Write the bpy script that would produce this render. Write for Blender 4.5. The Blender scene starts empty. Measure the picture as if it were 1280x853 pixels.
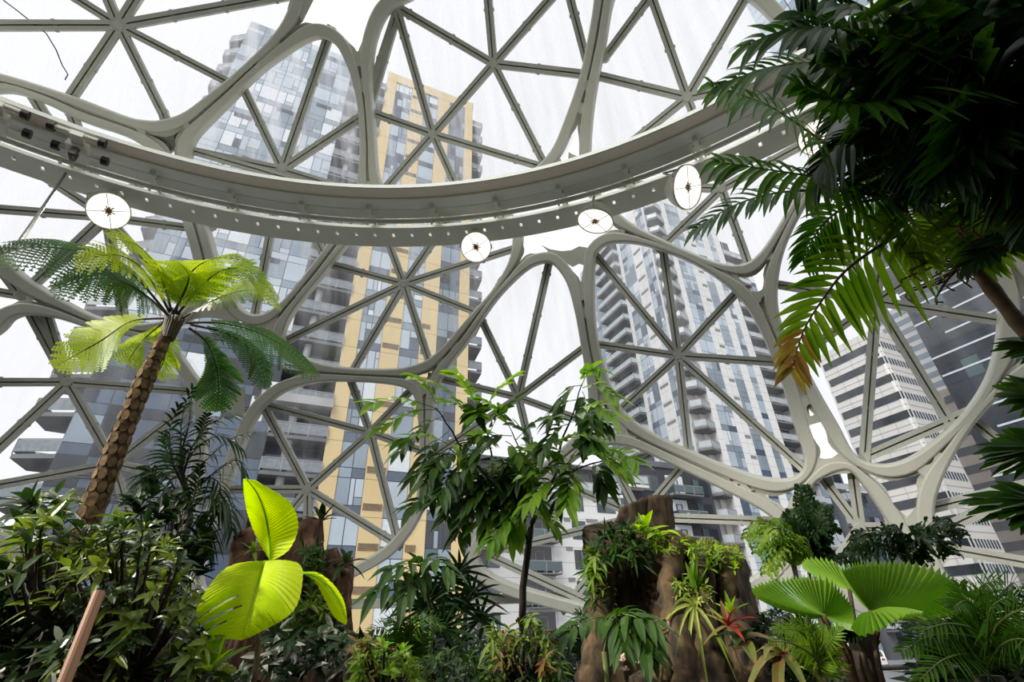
import bpy, bmesh, math, random
from mathutils import Vector, Matrix, noise
SC = bpy.context.scene
COL = SC.collection
R = math.radians
rnd = random.Random(7)

# ------------------------------------------------------------------ camera
FPX, PITCH, ROLL = 620.0, R(30.7), R(1.9)
CX, CY = 640.0, 426.5
_c, _s = math.cos(ROLL), math.sin(ROLL)
_cp, _sp = math.cos(PITCH), math.sin(PITCH)

def ray(x, y):
    u, v = x - CX, CY - y
    r, t = u*_c + v*_s, -u*_s + v*_c
    return Vector((r, FPX*_cp - t*_sp, FPX*_sp + t*_cp)).normalized()

def W(x, y, d):
    """the point seen at pixel x, y of the 1280 x 853 photograph, d metres away"""
    return ray(x, y) * d

cam_data = bpy.data.cameras.new('camera')
cam = bpy.data.objects.new('camera', cam_data)
COL.objects.link(cam)
cam_data.sensor_width = 36.0
cam_data.lens = FPX / 1280 * 36
cam_data.clip_end = 2000
right = Vector((_c, _s*_sp, -_s*_cp))
# camera axes: forward, image up and image right in world space
fwd = Vector((0, _cp, _sp))
true_up = Vector((0, -_sp, _cp))
img_right = Vector((1, 0, 0))*_c - true_up*_s
img_up = Vector((1, 0, 0))*_s + true_up*_c
m = Matrix((img_right, img_up, -fwd)).transposed().to_4x4()
cam.matrix_world = m
SC.camera = cam
SC.view_settings.view_transform = 'Standard'
SC.view_settings.look = 'None'
SC.view_settings.gamma = 1
SC.view_settings.use_curve_mapping = False
SC.view_settings.exposure = 0.0

# ------------------------------------------------------------------ materials
MATS = {}
def srgb(c):
    return tuple(((v/12.92) if v <= 0.04045 else ((v+0.055)/1.055)**2.4) for v in c)

def new_mat(name):
    mt = bpy.data.materials.new(name); mt.use_nodes = True
    nt = mt.node_tree; nt.nodes.clear()
    out = nt.nodes.new('ShaderNodeOutputMaterial')
    MATS[name] = mt
    return mt, nt, out

def ramp_noise(nt, scale, c1, c2, detail=3, coords='Object', stretch=None, lo=0.35, hi=0.65):
    tc = nt.nodes.new('ShaderNodeTexCoord')
    src = tc.outputs[coords]
    if stretch:
        mp = nt.nodes.new('ShaderNodeMapping'); mp.inputs['Scale'].default_value = stretch
        nt.links.new(src, mp.inputs['Vector']); src = mp.outputs['Vector']
    nz = nt.nodes.new('ShaderNodeTexNoise'); nz.inputs['Scale'].default_value = scale
    nz.inputs['Detail'].default_value = detail
    nt.links.new(src, nz.inputs['Vector'])
    rp = nt.nodes.new('ShaderNodeValToRGB')
    rp.color_ramp.elements[0].position = lo; rp.color_ramp.elements[1].position = hi
    rp.color_ramp.elements[0].color = (*c1, 1); rp.color_ramp.elements[1].color = (*c2, 1)
    nt.links.new(nz.outputs['Fac'], rp.inputs['Fac'])
    return rp, nz

def solid(name, c1, c2=None, rough=0.5, scale=3, metal=0.0, spec=0.5, bump=0.0, stretch=None, lo=0.35, hi=0.65):
    mt, nt, out = new_mat(name)
    b = nt.nodes.new('ShaderNodeBsdfPrincipled')
    b.inputs['Roughness'].default_value = rough; b.inputs['Metallic'].default_value = metal
    b.inputs['Specular IOR Level'].default_value = spec
    rp, nz = ramp_noise(nt, scale, c1, c2 or c1, stretch=stretch, lo=lo, hi=hi)
    nt.links.new(rp.outputs['Color'], b.inputs['Base Color'])
    if bump:
        bp = nt.nodes.new('ShaderNodeBump'); bp.inputs['Strength'].default_value = bump
        nt.links.new(nz.outputs['Fac'], bp.inputs['Height']); nt.links.new(bp.outputs['Normal'], b.inputs['Normal'])
    nt.links.new(b.outputs['BSDF'], out.inputs['Surface'])
    return mt

def leaf(name, c1, c2, trans=0.35, rough=0.4, scale=4, spec=0.3, tcol=None):
    """leaf blade: glossy skin over a body that lets light through"""
    mt, nt, out = new_mat(name)
    b = nt.nodes.new('ShaderNodeBsdfPrincipled')
    b.inputs['Roughness'].default_value = rough; b.inputs['Specular IOR Level'].default_value = spec
    rp, nz = ramp_noise(nt, scale, c1, c2, coords='Object')
    nt.links.new(rp.outputs['Color'], b.inputs['Base Color'])
    tr = nt.nodes.new('ShaderNodeBsdfTranslucent')
    if tcol is None:
        hs = nt.nodes.new('ShaderNodeHueSaturation'); hs.inputs['Value'].default_value = 1.5
        hs.inputs['Saturation'].default_value = 1.05
        nt.links.new(rp.outputs['Color'], hs.inputs['Color']); nt.links.new(hs.outputs['Color'], tr.inputs['Color'])
    else:
        tr.inputs['Color'].default_value = (*tcol, 1)
    mx = nt.nodes.new('ShaderNodeMixShader'); mx.inputs['Fac'].default_value = trans
    nt.links.new(b.outputs['BSDF'], mx.inputs[1]); nt.links.new(tr.outputs['BSDF'], mx.inputs[2])
    nt.links.new(mx.outputs['Shader'], out.inputs['Surface'])
    return mt

def emit(name, col, strength):
    mt, nt, out = new_mat(name)
    e = nt.nodes.new('ShaderNodeEmission'); e.inputs['Color'].default_value = (*col, 1)
    e.inputs['Strength'].default_value = strength
    nt.links.new(e.outputs['Emission'], out.inputs['Surface'])
    return mt

def dome_glass(name):
    """clear pane with rain and dirt streaks that scatter a little daylight"""
    mt, nt, out = new_mat(name)
    tp = nt.nodes.new('ShaderNodeBsdfTransparent'); tp.inputs['Color'].default_value = (0.955, 0.965, 0.975, 1)
    gl = nt.nodes.new('ShaderNodeBsdfGlossy'); gl.inputs['Roughness'].default_value = 0.02
    gl.inputs['Color'].default_value = (0.9, 0.95, 1, 1)
    m1 = nt.nodes.new('ShaderNodeMixShader'); m1.inputs['Fac'].default_value = 0.035
    nt.links.new(tp.outputs['BSDF'], m1.inputs[1]); nt.links.new(gl.outputs['BSDF'], m1.inputs[2])
    tr = nt.nodes.new('ShaderNodeBsdfTranslucent'); tr.inputs['Color'].default_value = (0.97, 0.97, 1.0, 1)
    rp, nz = ramp_noise(nt, 1.0, (0, 0, 0), (1, 1, 1), detail=7, lo=0.40, hi=0.72)
    tcs = nt.nodes.new('ShaderNodeTexCoord'); sp = nt.nodes.new('ShaderNodeSeparateXYZ'); nt.links.new(tcs.outputs['Object'], sp.inputs['Vector'])
    at2 = nt.nodes.new('ShaderNodeMath'); at2.operation = 'ARCTAN2'; nt.links.new(sp.outputs['Y'], at2.inputs[0]); nt.links.new(sp.outputs['X'], at2.inputs[1])
    k1 = nt.nodes.new('ShaderNodeMath'); k1.operation = 'MULTIPLY'; k1.inputs[1].default_value = 42.0; nt.links.new(at2.outputs['Value'], k1.inputs[0])
    k2 = nt.nodes.new('ShaderNodeMath'); k2.operation = 'MULTIPLY'; k2.inputs[1].default_value = 0.45; nt.links.new(sp.outputs['Z'], k2.inputs[0])
    cb = nt.nodes.new('ShaderNodeCombineXYZ'); nt.links.new(k1.outputs['Value'], cb.inputs['X']); nt.links.new(k2.outputs['Value'], cb.inputs['Y'])
    nt.links.new(cb.outputs['Vector'], nz.inputs['Vector'])
    geo = nt.nodes.new('ShaderNodeNewGeometry')
    sx = nt.nodes.new('ShaderNodeSeparateXYZ'); nt.links.new(geo.outputs['Position'], sx.inputs['Vector'])
    mr = nt.nodes.new('ShaderNodeMapRange')
    mr.inputs['From Min'].default_value = 3.0; mr.inputs['From Max'].default_value = 13.0
    mr.inputs['To Min'].default_value = 0.03; mr.inputs['To Max'].default_value = 0.75
    nt.links.new(sx.outputs['Z'], mr.inputs['Value'])
    mu = nt.nodes.new('ShaderNodeMath'); mu.operation = 'MULTIPLY'
    nt.links.new(rp.outputs['Color'], mu.inputs[0]); nt.links.new(mr.outputs['Result'], mu.inputs[1])
    ad = nt.nodes.new('ShaderNodeMath'); ad.operation = 'MULTIPLY_ADD'
    ad.inputs[1].default_value = 0.32
    nt.links.new(mr.outputs['Result'], ad.inputs[0]); nt.links.new(mu.outputs['Value'], ad.inputs[2])
    ml = nt.nodes.new('ShaderNodeMath'); ml.operation = 'MULTIPLY'; ml.inputs[1].default_value = 0.75
    nt.links.new(ad.outputs['Value'], ml.inputs[0])
    m2 = nt.nodes.new('ShaderNodeMixShader')
    nt.links.new(ml.outputs['Value'], m2.inputs['Fac'])
    nt.links.new(m1.outputs['Shader'], m2.inputs[1]); nt.links.new(tr.outputs['BSDF'], m2.inputs[2])
    nt.links.new(m2.outputs['Shader'], out.inputs['Surface'])
    return mt

def facade_glass(name, col, rough=0.08, spec=0.8, var=0.25, scale=0.15):
    c2 = tuple(min(1, v*(1+var)) for v in col); c1 = tuple(v*(1-var) for v in col)
    return solid(name, c1, c2, rough=rough, spec=spec, scale=scale)

solid('steel_paint', (0.55, 0.55, 0.475), (0.59, 0.59, 0.515), rough=0.42, scale=1.2, spec=0.35)
solid('bar_paint', (0.50, 0.51, 0.45), (0.55, 0.56, 0.50), rough=0.45, scale=2, spec=0.4)
solid('bar_groove', (0.22, 0.225, 0.20), rough=0.6)
solid('rail_tan', (0.92, 0.82, 0.70), (0.95, 0.85, 0.74), rough=0.5, scale=0.8)
solid('rail_white', (0.82, 0.83, 0.78), (0.85, 0.86, 0.81), rough=0.5)
solid('rail_green', (0.74, 0.75, 0.66), (0.78, 0.79, 0.70), rough=0.5, scale=1.5)
solid('dark_metal', (0.05, 0.05, 0.045), (0.09, 0.085, 0.07), rough=0.4, metal=0.6)
solid('lamp_shell', (0.80, 0.77, 0.68), (0.84, 0.81, 0.72), rough=0.4, spec=0.5)
emit('lamp_glow', (1.0, 0.93, 0.82), 1.6)
solid('lamp_brown', (0.35, 0.17, 0.06), rough=0.4)
dome_glass('dome_glass')
solid('soil', (0.02, 0.016, 0.01), (0.05, 0.038, 0.024), rough=0.95, scale=6, bump=0.6)
solid('asphalt', (0.22, 0.23, 0.24), (0.28, 0.29, 0.30), rough=0.6, scale=0.4)
solid('pavement', (0.42, 0.42, 0.41), (0.5, 0.5, 0.48), rough=0.8, scale=0.6)
solid('living_wall', (0.01, 0.02, 0.006), (0.03, 0.05, 0.015), rough=0.9, scale=2, bump=0.8)

# ------------------------------------------------------------------ mesh builder
class MB:
    def __init__(s): s.v = []; s.f = []; s.mi = []
    def add(s, verts, faces, mi=0):
        b = len(s.v); s.v += [tuple(p) for p in verts]
        s.f += [tuple(b+i for i in f) for f in faces]; s.mi += [mi]*len(faces)
    def box(s, lo, hi, mi=0):
        x0, y0, z0 = lo; x1, y1, z1 = hi
        s.add([(x0,y0,z0),(x1,y0,z0),(x1,y1,z0),(x0,y1,z0),(x0,y0,z1),(x1,y0,z1),(x1,y1,z1),(x0,y1,z1)],
              [(0,3,2,1),(4,5,6,7),(0,1,5,4),(1,2,6,5),(2,3,7,6),(3,0,4,7)], mi)
    def bar(s, a, b, n, w, d, mi=0):
        """rectangular bar from a to b, width w across, depth d along n"""
        a, b, n = Vector(a), Vector(b), Vector(n)
        t = (b-a).normalized(); x = t.cross(n).normalized(); n = x.cross(t).normalized()
        vs = [p + x*(i*w/2) + n*(j*d/2) for p in (a, b) for i, j in ((-1,-1),(1,-1),(1,1),(-1,1))]
        s.add(vs, [(0,1,5,4),(1,2,6,5),(2,3,7,6),(3,0,4,7),(3,2,1,0),(4,5,6,7)], mi)
    def tube(s, pts, rad, k=8, mi=0, cap=True):
        pts = [Vector(p) for p in pts]
        if not hasattr(rad, '__len__'): rad = [rad]*len(pts)
        up = Vector((0.13, 0.21, 0.97)); vs = []; n = len(pts)
        prev = None
        for i, p in enumerate(pts):
            t = (pts[min(i+1, n-1)] - pts[max(i-1, 0)])
            if t.length < 1e-9: t = Vector((0,0,1))
            t.normalize()
            x = t.cross(up) if prev is None else prev - t*prev.dot(t)
            if x.length < 1e-4: x = t.cross(Vector((1,0,0)))
            x.normalize(); prev = x; y = t.cross(x)
            vs += [p + (x*math.cos(a) + y*math.sin(a))*rad[i] for a in (2*math.pi*j/k for j in range(k))]
        fs = [(i*k+j, i*k+(j+1)%k, (i+1)*k+(j+1)%k, (i+1)*k+j) for i in range(n-1) for j in range(k)]
        if cap: fs += [tuple(range(k-1, -1, -1)), tuple((n-1)*k+j for j in range(k))]
        s.add(vs, fs, mi)
    def strip(s, rows, mi=0, close=False):
        """grid of quads from rows of points"""
        k = len(rows[0]); vs = [p for r in rows for p in r]; n = len(rows)
        fs = []
        for i in range(n if close else n-1):
            for j in range(k-1):
                a, b = i*k+j, ((i+1)%n)*k+j
                fs.append((a, a+1, b+1, b))
        s.add(vs, fs, mi)
    def loop_sweep(s, rows, mi=0, close=False):
        """closed cross-section swept along rows"""
        k = len(rows[0]); vs = [p for r in rows for p in r]; n = len(rows); fs = []
        for i in range(n if close else n-1):
            for j in range(k):
                fs.append((i*k+j, i*k+(j+1)%k, ((i+1)%n)*k+(j+1)%k, ((i+1)%n)*k+j))
        if not close: fs += [tuple(range(k-1, -1, -1)), tuple((n-1)*k+j for j in range(k))]
        s.add(vs, fs, mi)
    def lathe(s, prof, origin, axis, k=24, mi=0):
        """revolve (radius, height) pairs about axis"""
        a = Vector(axis).normalized(); x = a.cross(Vector((0.3, 0.9, 0.2))).normalized(); y = a.cross(x); o = Vector(origin)
        rows = [[o + a*h + (x*math.cos(t) + y*math.sin(t))*r for t in (2*math.pi*j/k for j in range(k+1))] for r, h in prof]
        s.strip(rows, mi)
    def build(s, name, mats, parent=None, smooth=False, local=True):
        me = bpy.data.meshes.new(name)
        pi = None
        vs = s.v
        if parent is not None and not local:
            inv = world_of(parent).inverted(); vs = [tuple(inv @ Vector(p)) for p in vs]
        me.from_pydata(vs, [], s.f)
        for mn in (mats if isinstance(mats, (list, tuple)) else [mats]): me.materials.append(MATS[mn])
        if any(s.mi): me.polygons.foreach_set('material_index', s.mi)
        if smooth: me.polygons.foreach_set('use_smooth', [True]*len(me.polygons))
        me.update()
        o = bpy.data.objects.new(name, me); COL.objects.link(o)
        if parent is not None: o.parent = parent
        return o

def world_of(o):
    return Matrix.LocRotScale(o.location, o.rotation_euler, o.scale) if o.parent is None else world_of(o.parent) @ Matrix.LocRotScale(o.location, o.rotation_euler, o.scale)

def tag(o, label=None, cat=None, group=None, kind=None):
    if label: o['label'] = label
    if cat: o['category'] = cat
    if group: o['group'] = group
    if kind: o['kind'] = kind
    return o

def thing(name, label, cat, loc=(0,0,0), rz=0, group=None, kind=None):
    o = bpy.data.objects.new(name, None); COL.objects.link(o)
    o.location = loc; o.rotation_euler = (0, 0, rz); o.empty_display_size = 0.2
    return tag(o, label, cat, group, kind)

def catmull(pts, per=6, closed=True):
    n = len(pts); out = []
    rng = range(n) if closed else range(n-1)
    for i in rng:
        if closed: p0, p1, p2, p3 = (pts[(i+k-1) % n] for k in range(4))
        else: p0, p1, p2, p3 = pts[max(i-1,0)], pts[i], pts[i+1], pts[min(i+2,n-1)]
        for q in range(per):
            t = q/per
            out.append(tuple(0.5*((2*b)+(-a+c)*t+(2*a-5*b+4*c-d)*t*t+(-a+3*b-3*c+d)*t**3) for a,b,c,d in zip(p0,p1,p2,p3)))
    if not closed: out.append(tuple(pts[-1]))
    return out

# ------------------------------------------------------------------ the dome
HR = 8.0                                              # height of the gantry ring above the eye
AXIS = Vector((-0.2524*HR, -0.44*HR, 0))
DC = Vector((AXIS.x, AXIS.y, -1.5))                   # centre of the sphere
RF = math.hypot(1.70*HR, HR+1.5)                      # inner face of the steel
RG = RF + 0.55                                        # the glass
GROUND = -4.0

def on_sphere(x, y, rad):
    d = ray(x, y); b = d.dot(DC); disc = b*b - (DC.dot(DC) - rad*rad)
    return d*(b + math.sqrt(max(disc, 0)))


CELLS = {
'A':[(0,92),(50,107),(100,124),(150,143),(172,149),(197,150),(225,142),(250,125),(285,97),(320,65),(345,37),(358,14),(364,-5),(366,-50),(340,-120),(260,-190),(120,-230),(-30,-200),(-130,-100),(-150,0),(-110,60),(-50,80)],
'B':[(0,113),(50,126),(100,150),(150,167),(175,180),(195,197),(210,218),(225,269),(239,318),(243,350),(235,380),(210,398),(170,405),(120,397),(75,375),(50,360),(25,343),(0,318),(-40,270),(-70,200),(-50,130)],
'C':[(320,92),(350,69),(380,50),(400,45),(418,54),(430,75),(440,103),(447,140),(449,180),(447,215),(443,245),(432,272),(412,300),(390,330),(365,362),(345,382),(325,393),(305,390),(288,370),(272,335),(256,280),(243,240),(234,213),(236,190),(242,172),(262,150),(287,125)],
'D':[(470,213),(476,230),(490,239),(520,242),(570,242),(615,236),(645,226),(668,210),(690,185),(707,145),(724,95),(734,50),(742,0),(742,-40),(720,-85),(670,-110),(600,-95),(550,-50),(520,-10),(500,2),(482,15),(470,40),(463,75),(464,125),(467,175)],
'E':[(765,0),(756,50),(746,100),(739,150),(737,200),(745,235),(768,262),(795,283),(840,305),(890,326),(920,331),(940,325),(960,303),(985,262),(1008,220),(1022,170),(1018,120),(1000,75),(972,33),(939,0),(880,-35),(820,-45),(780,-25)],
'F':[(0,411),(12,398),(32,393),(62,396),(88,403),(115,412),(150,418),(185,430),(208,448),(225,471),(237,490),(243,530),(238,580),(225,640),(200,675),(160,700),(100,708),(50,695),(0,663),(-50,600),(-65,520),(-30,440)],
'G':[(435,302),(405,340),(380,370),(362,395),(353,418),(362,438),(385,450),(410,457),(445,461),(495,461),(527,453),(545,441),(560,426),(575,408),(595,385),(615,362),(634,330),(640,305),(638,285),(620,270),(570,262),(500,265),(455,280)],
'H':[(742,330),(748,312),(765,303),(795,304),(825,312),(865,328),(900,350),(928,376),(948,408),(965,445),(980,485),(993,530),(1004,562),(1006,582),(998,595),(980,600),(950,597),(900,580),(860,563),(820,545),(790,525),(770,502),(758,470),(748,435),(742,390)],
'I':[(583,428),(562,455),(548,480),(540,510),(538,550),(540,590),(547,622),(565,645),(590,640),(630,612),(680,578),(715,548),(733,520),(735,490),(730,455),(725,426),(718,388),(708,353),(692,331),(678,328),(660,335),(640,352),(615,380)],
'J':[(320,520),(335,503),(357,488),(395,478),(445,477),(490,481),(510,488),(519,503),(523,540),(524,580),(520,620),(508,650),(490,675),(470,692),(440,708),(400,725),(350,742),(300,750),(265,747),(250,732),(252,700),(265,655),(285,605),(303,555)],
'K':[(642,648),(680,612),(700,590),(725,570),(745,560),(770,556),(800,563),(850,586),(915,618),(955,640),(975,658),(980,680),(965,705),(930,730),(880,752),(820,762),(770,762),(738,758),(690,746),(636,730),(605,713),(598,696),(608,675)],
'L':[(1155,213),(1185,250),(1212,285),(1235,325),(1248,365),(1250,400),(1245,440),(1230,482),(1198,526),(1150,566),(1115,581),(1085,579),(1066,566),(1048,533),(1028,498),(1003,452),(985,425),(974,395),(971,365),(975,330),(985,298),(1003,262),(1030,220),(1060,190),(1100,180),(1130,192)],
'M':[(1168,640),(1175,608),(1190,575),(1215,535),(1240,505),(1270,480),(1310,465),(1350,480),(1380,540),(1385,620),(1370,700),(1330,750),(1270,765),(1220,755),(1188,725),(1172,690)],
'P':[(1242,215),(1262,262),(1284,312),(1312,345),(1360,350),(1410,310),(1430,230),(1400,150),(1340,105),(1275,115),(1240,160)],
'N':[(1015,610),(1030,597),(1050,589),(1064,590),(1080,608),(1102,640),(1125,675),(1150,712),(1150,745),(1115,760),(1070,745),(1040,715),(1020,680),(1005,645)],
}

dome = thing('wall_dome', 'pale grey-green steel lattice of rounded pentagon rings forming the glass dome', 'dome frame', tuple(DC), kind='structure')
LOOPS = {}
for k, P in CELLS.items():
    px = catmull(P, 5)
    LOOPS[k] = [on_sphere(x, y, RF) for x, y in px]
allpts = [(k, p) for k, L in LOOPS.items() for p in L]

def smooth_closed(a, it=6):
    n = len(a)
    for _ in range(it): a = [(a[i-1] + 2*a[i] + a[(i+1) % n])/4 for i in range(n)]
    return a

DEPTH = 0.42
for k, L in LOOPS.items():
    n = len(L)
    cen = sum(L, Vector())/n
    near = []
    others = [p for kk, p in allpts if kk != k]
    for p in L:
        near.append(min((p-q).length for q in others))
    wd = smooth_closed([min(max(0.44*d, 0.13), 0.25) for d in near])
    fl = smooth_closed([(max(0.0, d/2 - w) + 0.02) if d/2 - w < 0.09 else 0.0 for d, w in zip(near, wd)], 1)
    rows = []; frows = []
    # running direction so that "out" points away from the opening
    for i, p in enumerate(L):
        t = (L[(i+1) % n] - L[i-1]).normalized()
        nr = (p - DC).normalized()
        b = t.cross(nr).normalized()
        if b.dot(p - cen) < 0: b = -b
        w = wd[i]
        def at(x, z): return p + b*x + nr*z - DC
        rows.append([at(0.0, 0.05), at(0.012, 0.02), at(0.04, 0.0), at(w-0.03, 0.0), at(w-0.008, 0.012), at(w, 0.04), at(w, DEPTH), at(-0.02, DEPTH), at(-0.02, 0.2)])
        frows.append([at(w-0.02, 0.10), at(w+fl[i], 0.10), at(w+fl[i], 0.14), at(w-0.02, 0.14)])
    mb = MB(); mb.loop_sweep(rows, close=True)
    mb.loop_sweep(frows, close=True)
    mb.build('steel_ring', 'steel_paint', dome, smooth=False)

def inside(p, poly):
    x, y = p; c = False; n = len(poly)
    for i in range(n):
        (ax, ay), (bx, by) = poly[i], poly[i-1]
        if (ay > y) != (by > y) and x < (bx-ax)*(y-ay)/(by-ay)+ax: c = not c
    return c

# webs that tie neighbouring rings together, some with an oval eye
def web(p1, p2, mid, end, hole=None):
    """plate from p1 to p2 (pixels), mid / end = its width in pixels; hole = (half length, half width) as shares"""
    (x1, y1), (x2, y2) = p1, p2
    dx, dy = x2-x1, y2-y1; ln = math.hypot(dx, dy); nx, ny = -dy/ln, dx/ln
    N = 12; L = []; Rr = []
    for i in range(N+1):
        t = i/N; e = abs(2*t-1)**2.2; w = mid + (end-mid)*e
        cx, cy = x1+dx*t, y1+dy*t
        L.append((cx+nx*w/2, cy+ny*w/2)); Rr.append((cx-nx*w/2, cy-ny*w/2))
    mx_, my_ = (x1+x2)/2, (y1+y2)/2
    def clip(p):
        for q in range(14):
            if not any(inside(p, c) for c in CELLS.values()): break
            p = (p[0]+(mx_-p[0])*0.09, p[1]+(my_-p[1])*0.09)
        return p
    L = [clip(p) for p in L]; Rr = [clip(p) for p in Rr]
    mb = MB()
    if not hole:
        rows = [[on_sphere(*a, RF+0.03)-DC, on_sphere(*b, RF+0.03)-DC, on_sphere(*b, RF+0.20)-DC, on_sphere(*a, RF+0.20)-DC] for a, b in zip(L, Rr)]
        mb.loop_sweep(rows)
    else:
        cx, cy = (x1+x2)/2, (y1+y2)/2
        outer = L + Rr[::-1]
        K = 40; ring_o = []; ring_i = []
        # resample the outline by angle about the eye
        seg = [(outer[i], outer[(i+1) % len(outer)]) for i in range(len(outer))]
        for j in range(K):
            a = 2*math.pi*j/K; ux, uy = math.cos(a), math.sin(a); best = None
            for (ax, ay), (bx, by) in seg:
                ex, ey = bx-ax, by-ay; det = ux*(-ey) + uy*ex
                if abs(det) < 1e-9: continue
                t = ((ax-cx)*(-ey) + (ay-cy)*ex)/det; q = (ux*(ay-cy) - uy*(ax-cx))/det
                if t > 0 and -1e-6 <= q <= 1+1e-6 and (best is None or t > best): best = t
            best = best or 1
            ring_o.append((cx+ux*best, cy+uy*best))
            hx, hy = hole
            la, lb = ux*dx/ln+uy*dy/ln, ux*nx+uy*ny
            rr = 1/math.sqrt((la/hx)**2 + (lb/hy)**2)
            rr = min(rr, best*0.9)
            ring_i.append((cx+ux*rr, cy+uy*rr))
        rows = []
        for o_, i_ in zip(ring_o, ring_i):
            rows.append([on_sphere(*o_, RF+0.03)-DC, on_sphere(*i_, RF+0.03)-DC, on_sphere(*i_, RF+0.22)-DC, on_sphere(*o_, RF+0.22)-DC])
        mb.loop_sweep(rows, close=True)
    mb.build('web_plate', 'steel_paint', dome)

for a in [((238,502),(306,504),22,44), ((322,396),(358,424),30,40), ((234,384),(304,392),20,40), ((40,366),(28,394),8,22), ((174,152),(180,180),9,26), ((225,143),(240,170),8,22), ((206,206),(236,206),13,24),
          ((319,80),(347,50),9,22,None), ((360,-6),(388,8),30,46), ((515,460),(519,486),8,26), ((546,446),(556,466),10,20),
          ((524,488),(546,486),9,24), ((915,331),(923,360),8,24), ((944,372),(962,362),9,20), ((948,325),(966,318),9,20),
          ((452,231),(474,231),9,20), ((742,512),(762,497),8,20), ((776,532),(785,552),9,26), ((926,596),(932,616),8,22),
          ((710,202),(746,204),14,24), ((722,372),(746,372),5,14),
          ((906,337),(913,352),6,14), ((575,404),(566,440),5,18),
          ((1140,640),(1176,668),14,60), ((960,648),(1012,668),10,40), ((1124,700),(1178,716),10,60),
          ((590,660),(612,690),14,30), ((575,640),(600,700),12,40)]:
    web(*a[:4])
for a in [((366,352),(380,374),15,20,(5,4)), ((340,57),(327,79),7,18,(5.5,3)), ((449,64),(449,118),17,19,(8.5,4)), ((734,100),(725,142),13,18,(8,4)),
          ((631,346),(615,364),10,14,(5.5,3)), ((730,364),(727,398),11,16,(6.5,2.8)), ((1008,496),(1018,530),16,24,(7.5,4.5)),
          ((1172,556),(1146,590),26,48,(8.5,8)), ((524,612),(545,612),22,30,(5,4)), ((915,590),(921,606),14,24,(4,6)),
          ((790,282),(786,300),24,40,(4,7)), ((965,700),(990,722),22,40,(6,6))]:
    web(*a[:4], hole=a[4])

def poly_web(px):
    mb = MB(); n = len(px)
    vs = [on_sphere(*q, RF+0.05)-DC for q in px] + [on_sphere(*q, RF+0.22)-DC for q in px]
    mb.add(vs, [tuple(range(n)), tuple(range(2*n-1, n-1, -1))] + [(i, (i+1) % n, n+(i+1) % n, n+i) for i in range(n)])
    mb.build('web_plate', 'steel_paint', dome)
poly_web([(1010,566),(1020,571),(1030,574),(1040,573),(1048,567),(1058,570),(1072,584),(1062,592),(1045,593),(1030,598),(1015,608),(1002,606),(1002,590)])
poly_web([(676,306),(688,312),(702,314),(714,313),(724,308),(736,310),(736,334),(724,330),(716,334),(706,328),(694,322)])
poly_web([(698,196),(704,203),(714,207),(724,203),(730,197),(742,202),(740,222),(720,226),(690,222),(680,206)])
poly_web([(1168,660),(1178,672),(1186,700),(1176,712),(1160,700),(1150,690)])

# ---- windows: one per ring of the lattice, with glass and its star of glazing bars
STARS = {
 'A': [((149,32),[(-60,32),(70,-18),(128,-18),(182,-20),(350,-4),(276,98),(205,144),(90,120)])],
 'B': [((134,272),[(-10,261),(228,284),(45,214),(100,172),(48,350),(153,390),(163,305),(112,236)]), ((27,370),[(-10,364),(4,340),(48,350)])],
 'C': [((353,212),[(407,57),(306,114),(446,150),(444,240),(374,255),(325,362),(246,190),(318,240)]), ((215,181),[(205,144),(246,190),(198,198),(226,160),(176,165)])],
 'D': [((541,168),[(496,12),(468,142),(487,230),(574,241),(668,206),(617,80)]), ((617,80),[(498,10),(606,-50),(710,-26),(720,92),(676,196)]), ((497,14),[(469,112),(460,125)]), ((700,-50),[(729,60)])],
 'E': [((859,122),[(752,96),(803,-36),(938,-14),(1010,88),(902,236),(760,202)]), ((902,236),[(840,296),(806,232),(934,326),(968,200)]), ((756,72),[(814,-6)])],
 'F': [((85,478),[(-10,478),(40,394),(60,400),(243,490),(-10,567),(143,580)]), ((143,580),[(-10,608),(246,602),(236,508),(160,640),(110,640)])],
 'G': [((505,355),[(483,296),(543,300),(640,312),(588,388),(530,432),(455,440),(362,424),(425,334)])],
 'H': [((848,445),[(743,317),(830,320),(920,367),(965,453),(1000,582),(860,556),(776,512),(750,431)])],
 'I': [((648,497),[(686,330),(602,400),(726,438),(560,476),(734,528),(668,580),(585,540)])],
 'J': [((463,541),[(438,474),(523,562),(496,672),(385,612),(330,506),(514,488)]), ((385,612),[(332,512),(318,612),(385,650),(486,674),(350,655)])],
 'K': [((800,646),[(692,600),(766,580),(852,584),(966,652),(605,692),(716,748),(880,740)]), ((605,692),[(700,736)])],
 'L': [((1095,377),[(1109,210),(1026,274),(972,356),(1012,437),(1081,566),(1182,520),(1251,401),(1212,300)]), ((1081,572),[(1150,542)])],
 'M': [((1310,600),[(1174,664),(1252,614),(1225,534),(1330,700)]), ((1185,686),[(1330,712)])],
 'P': [((1335,230),[(1250,190),(1290,320),(1400,300),(1420,200),(1320,110),(1360,345)])],
 'N': [((1075,660),[(1030,600),(1066,594),(1110,660),(1040,710)])],
}
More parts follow.
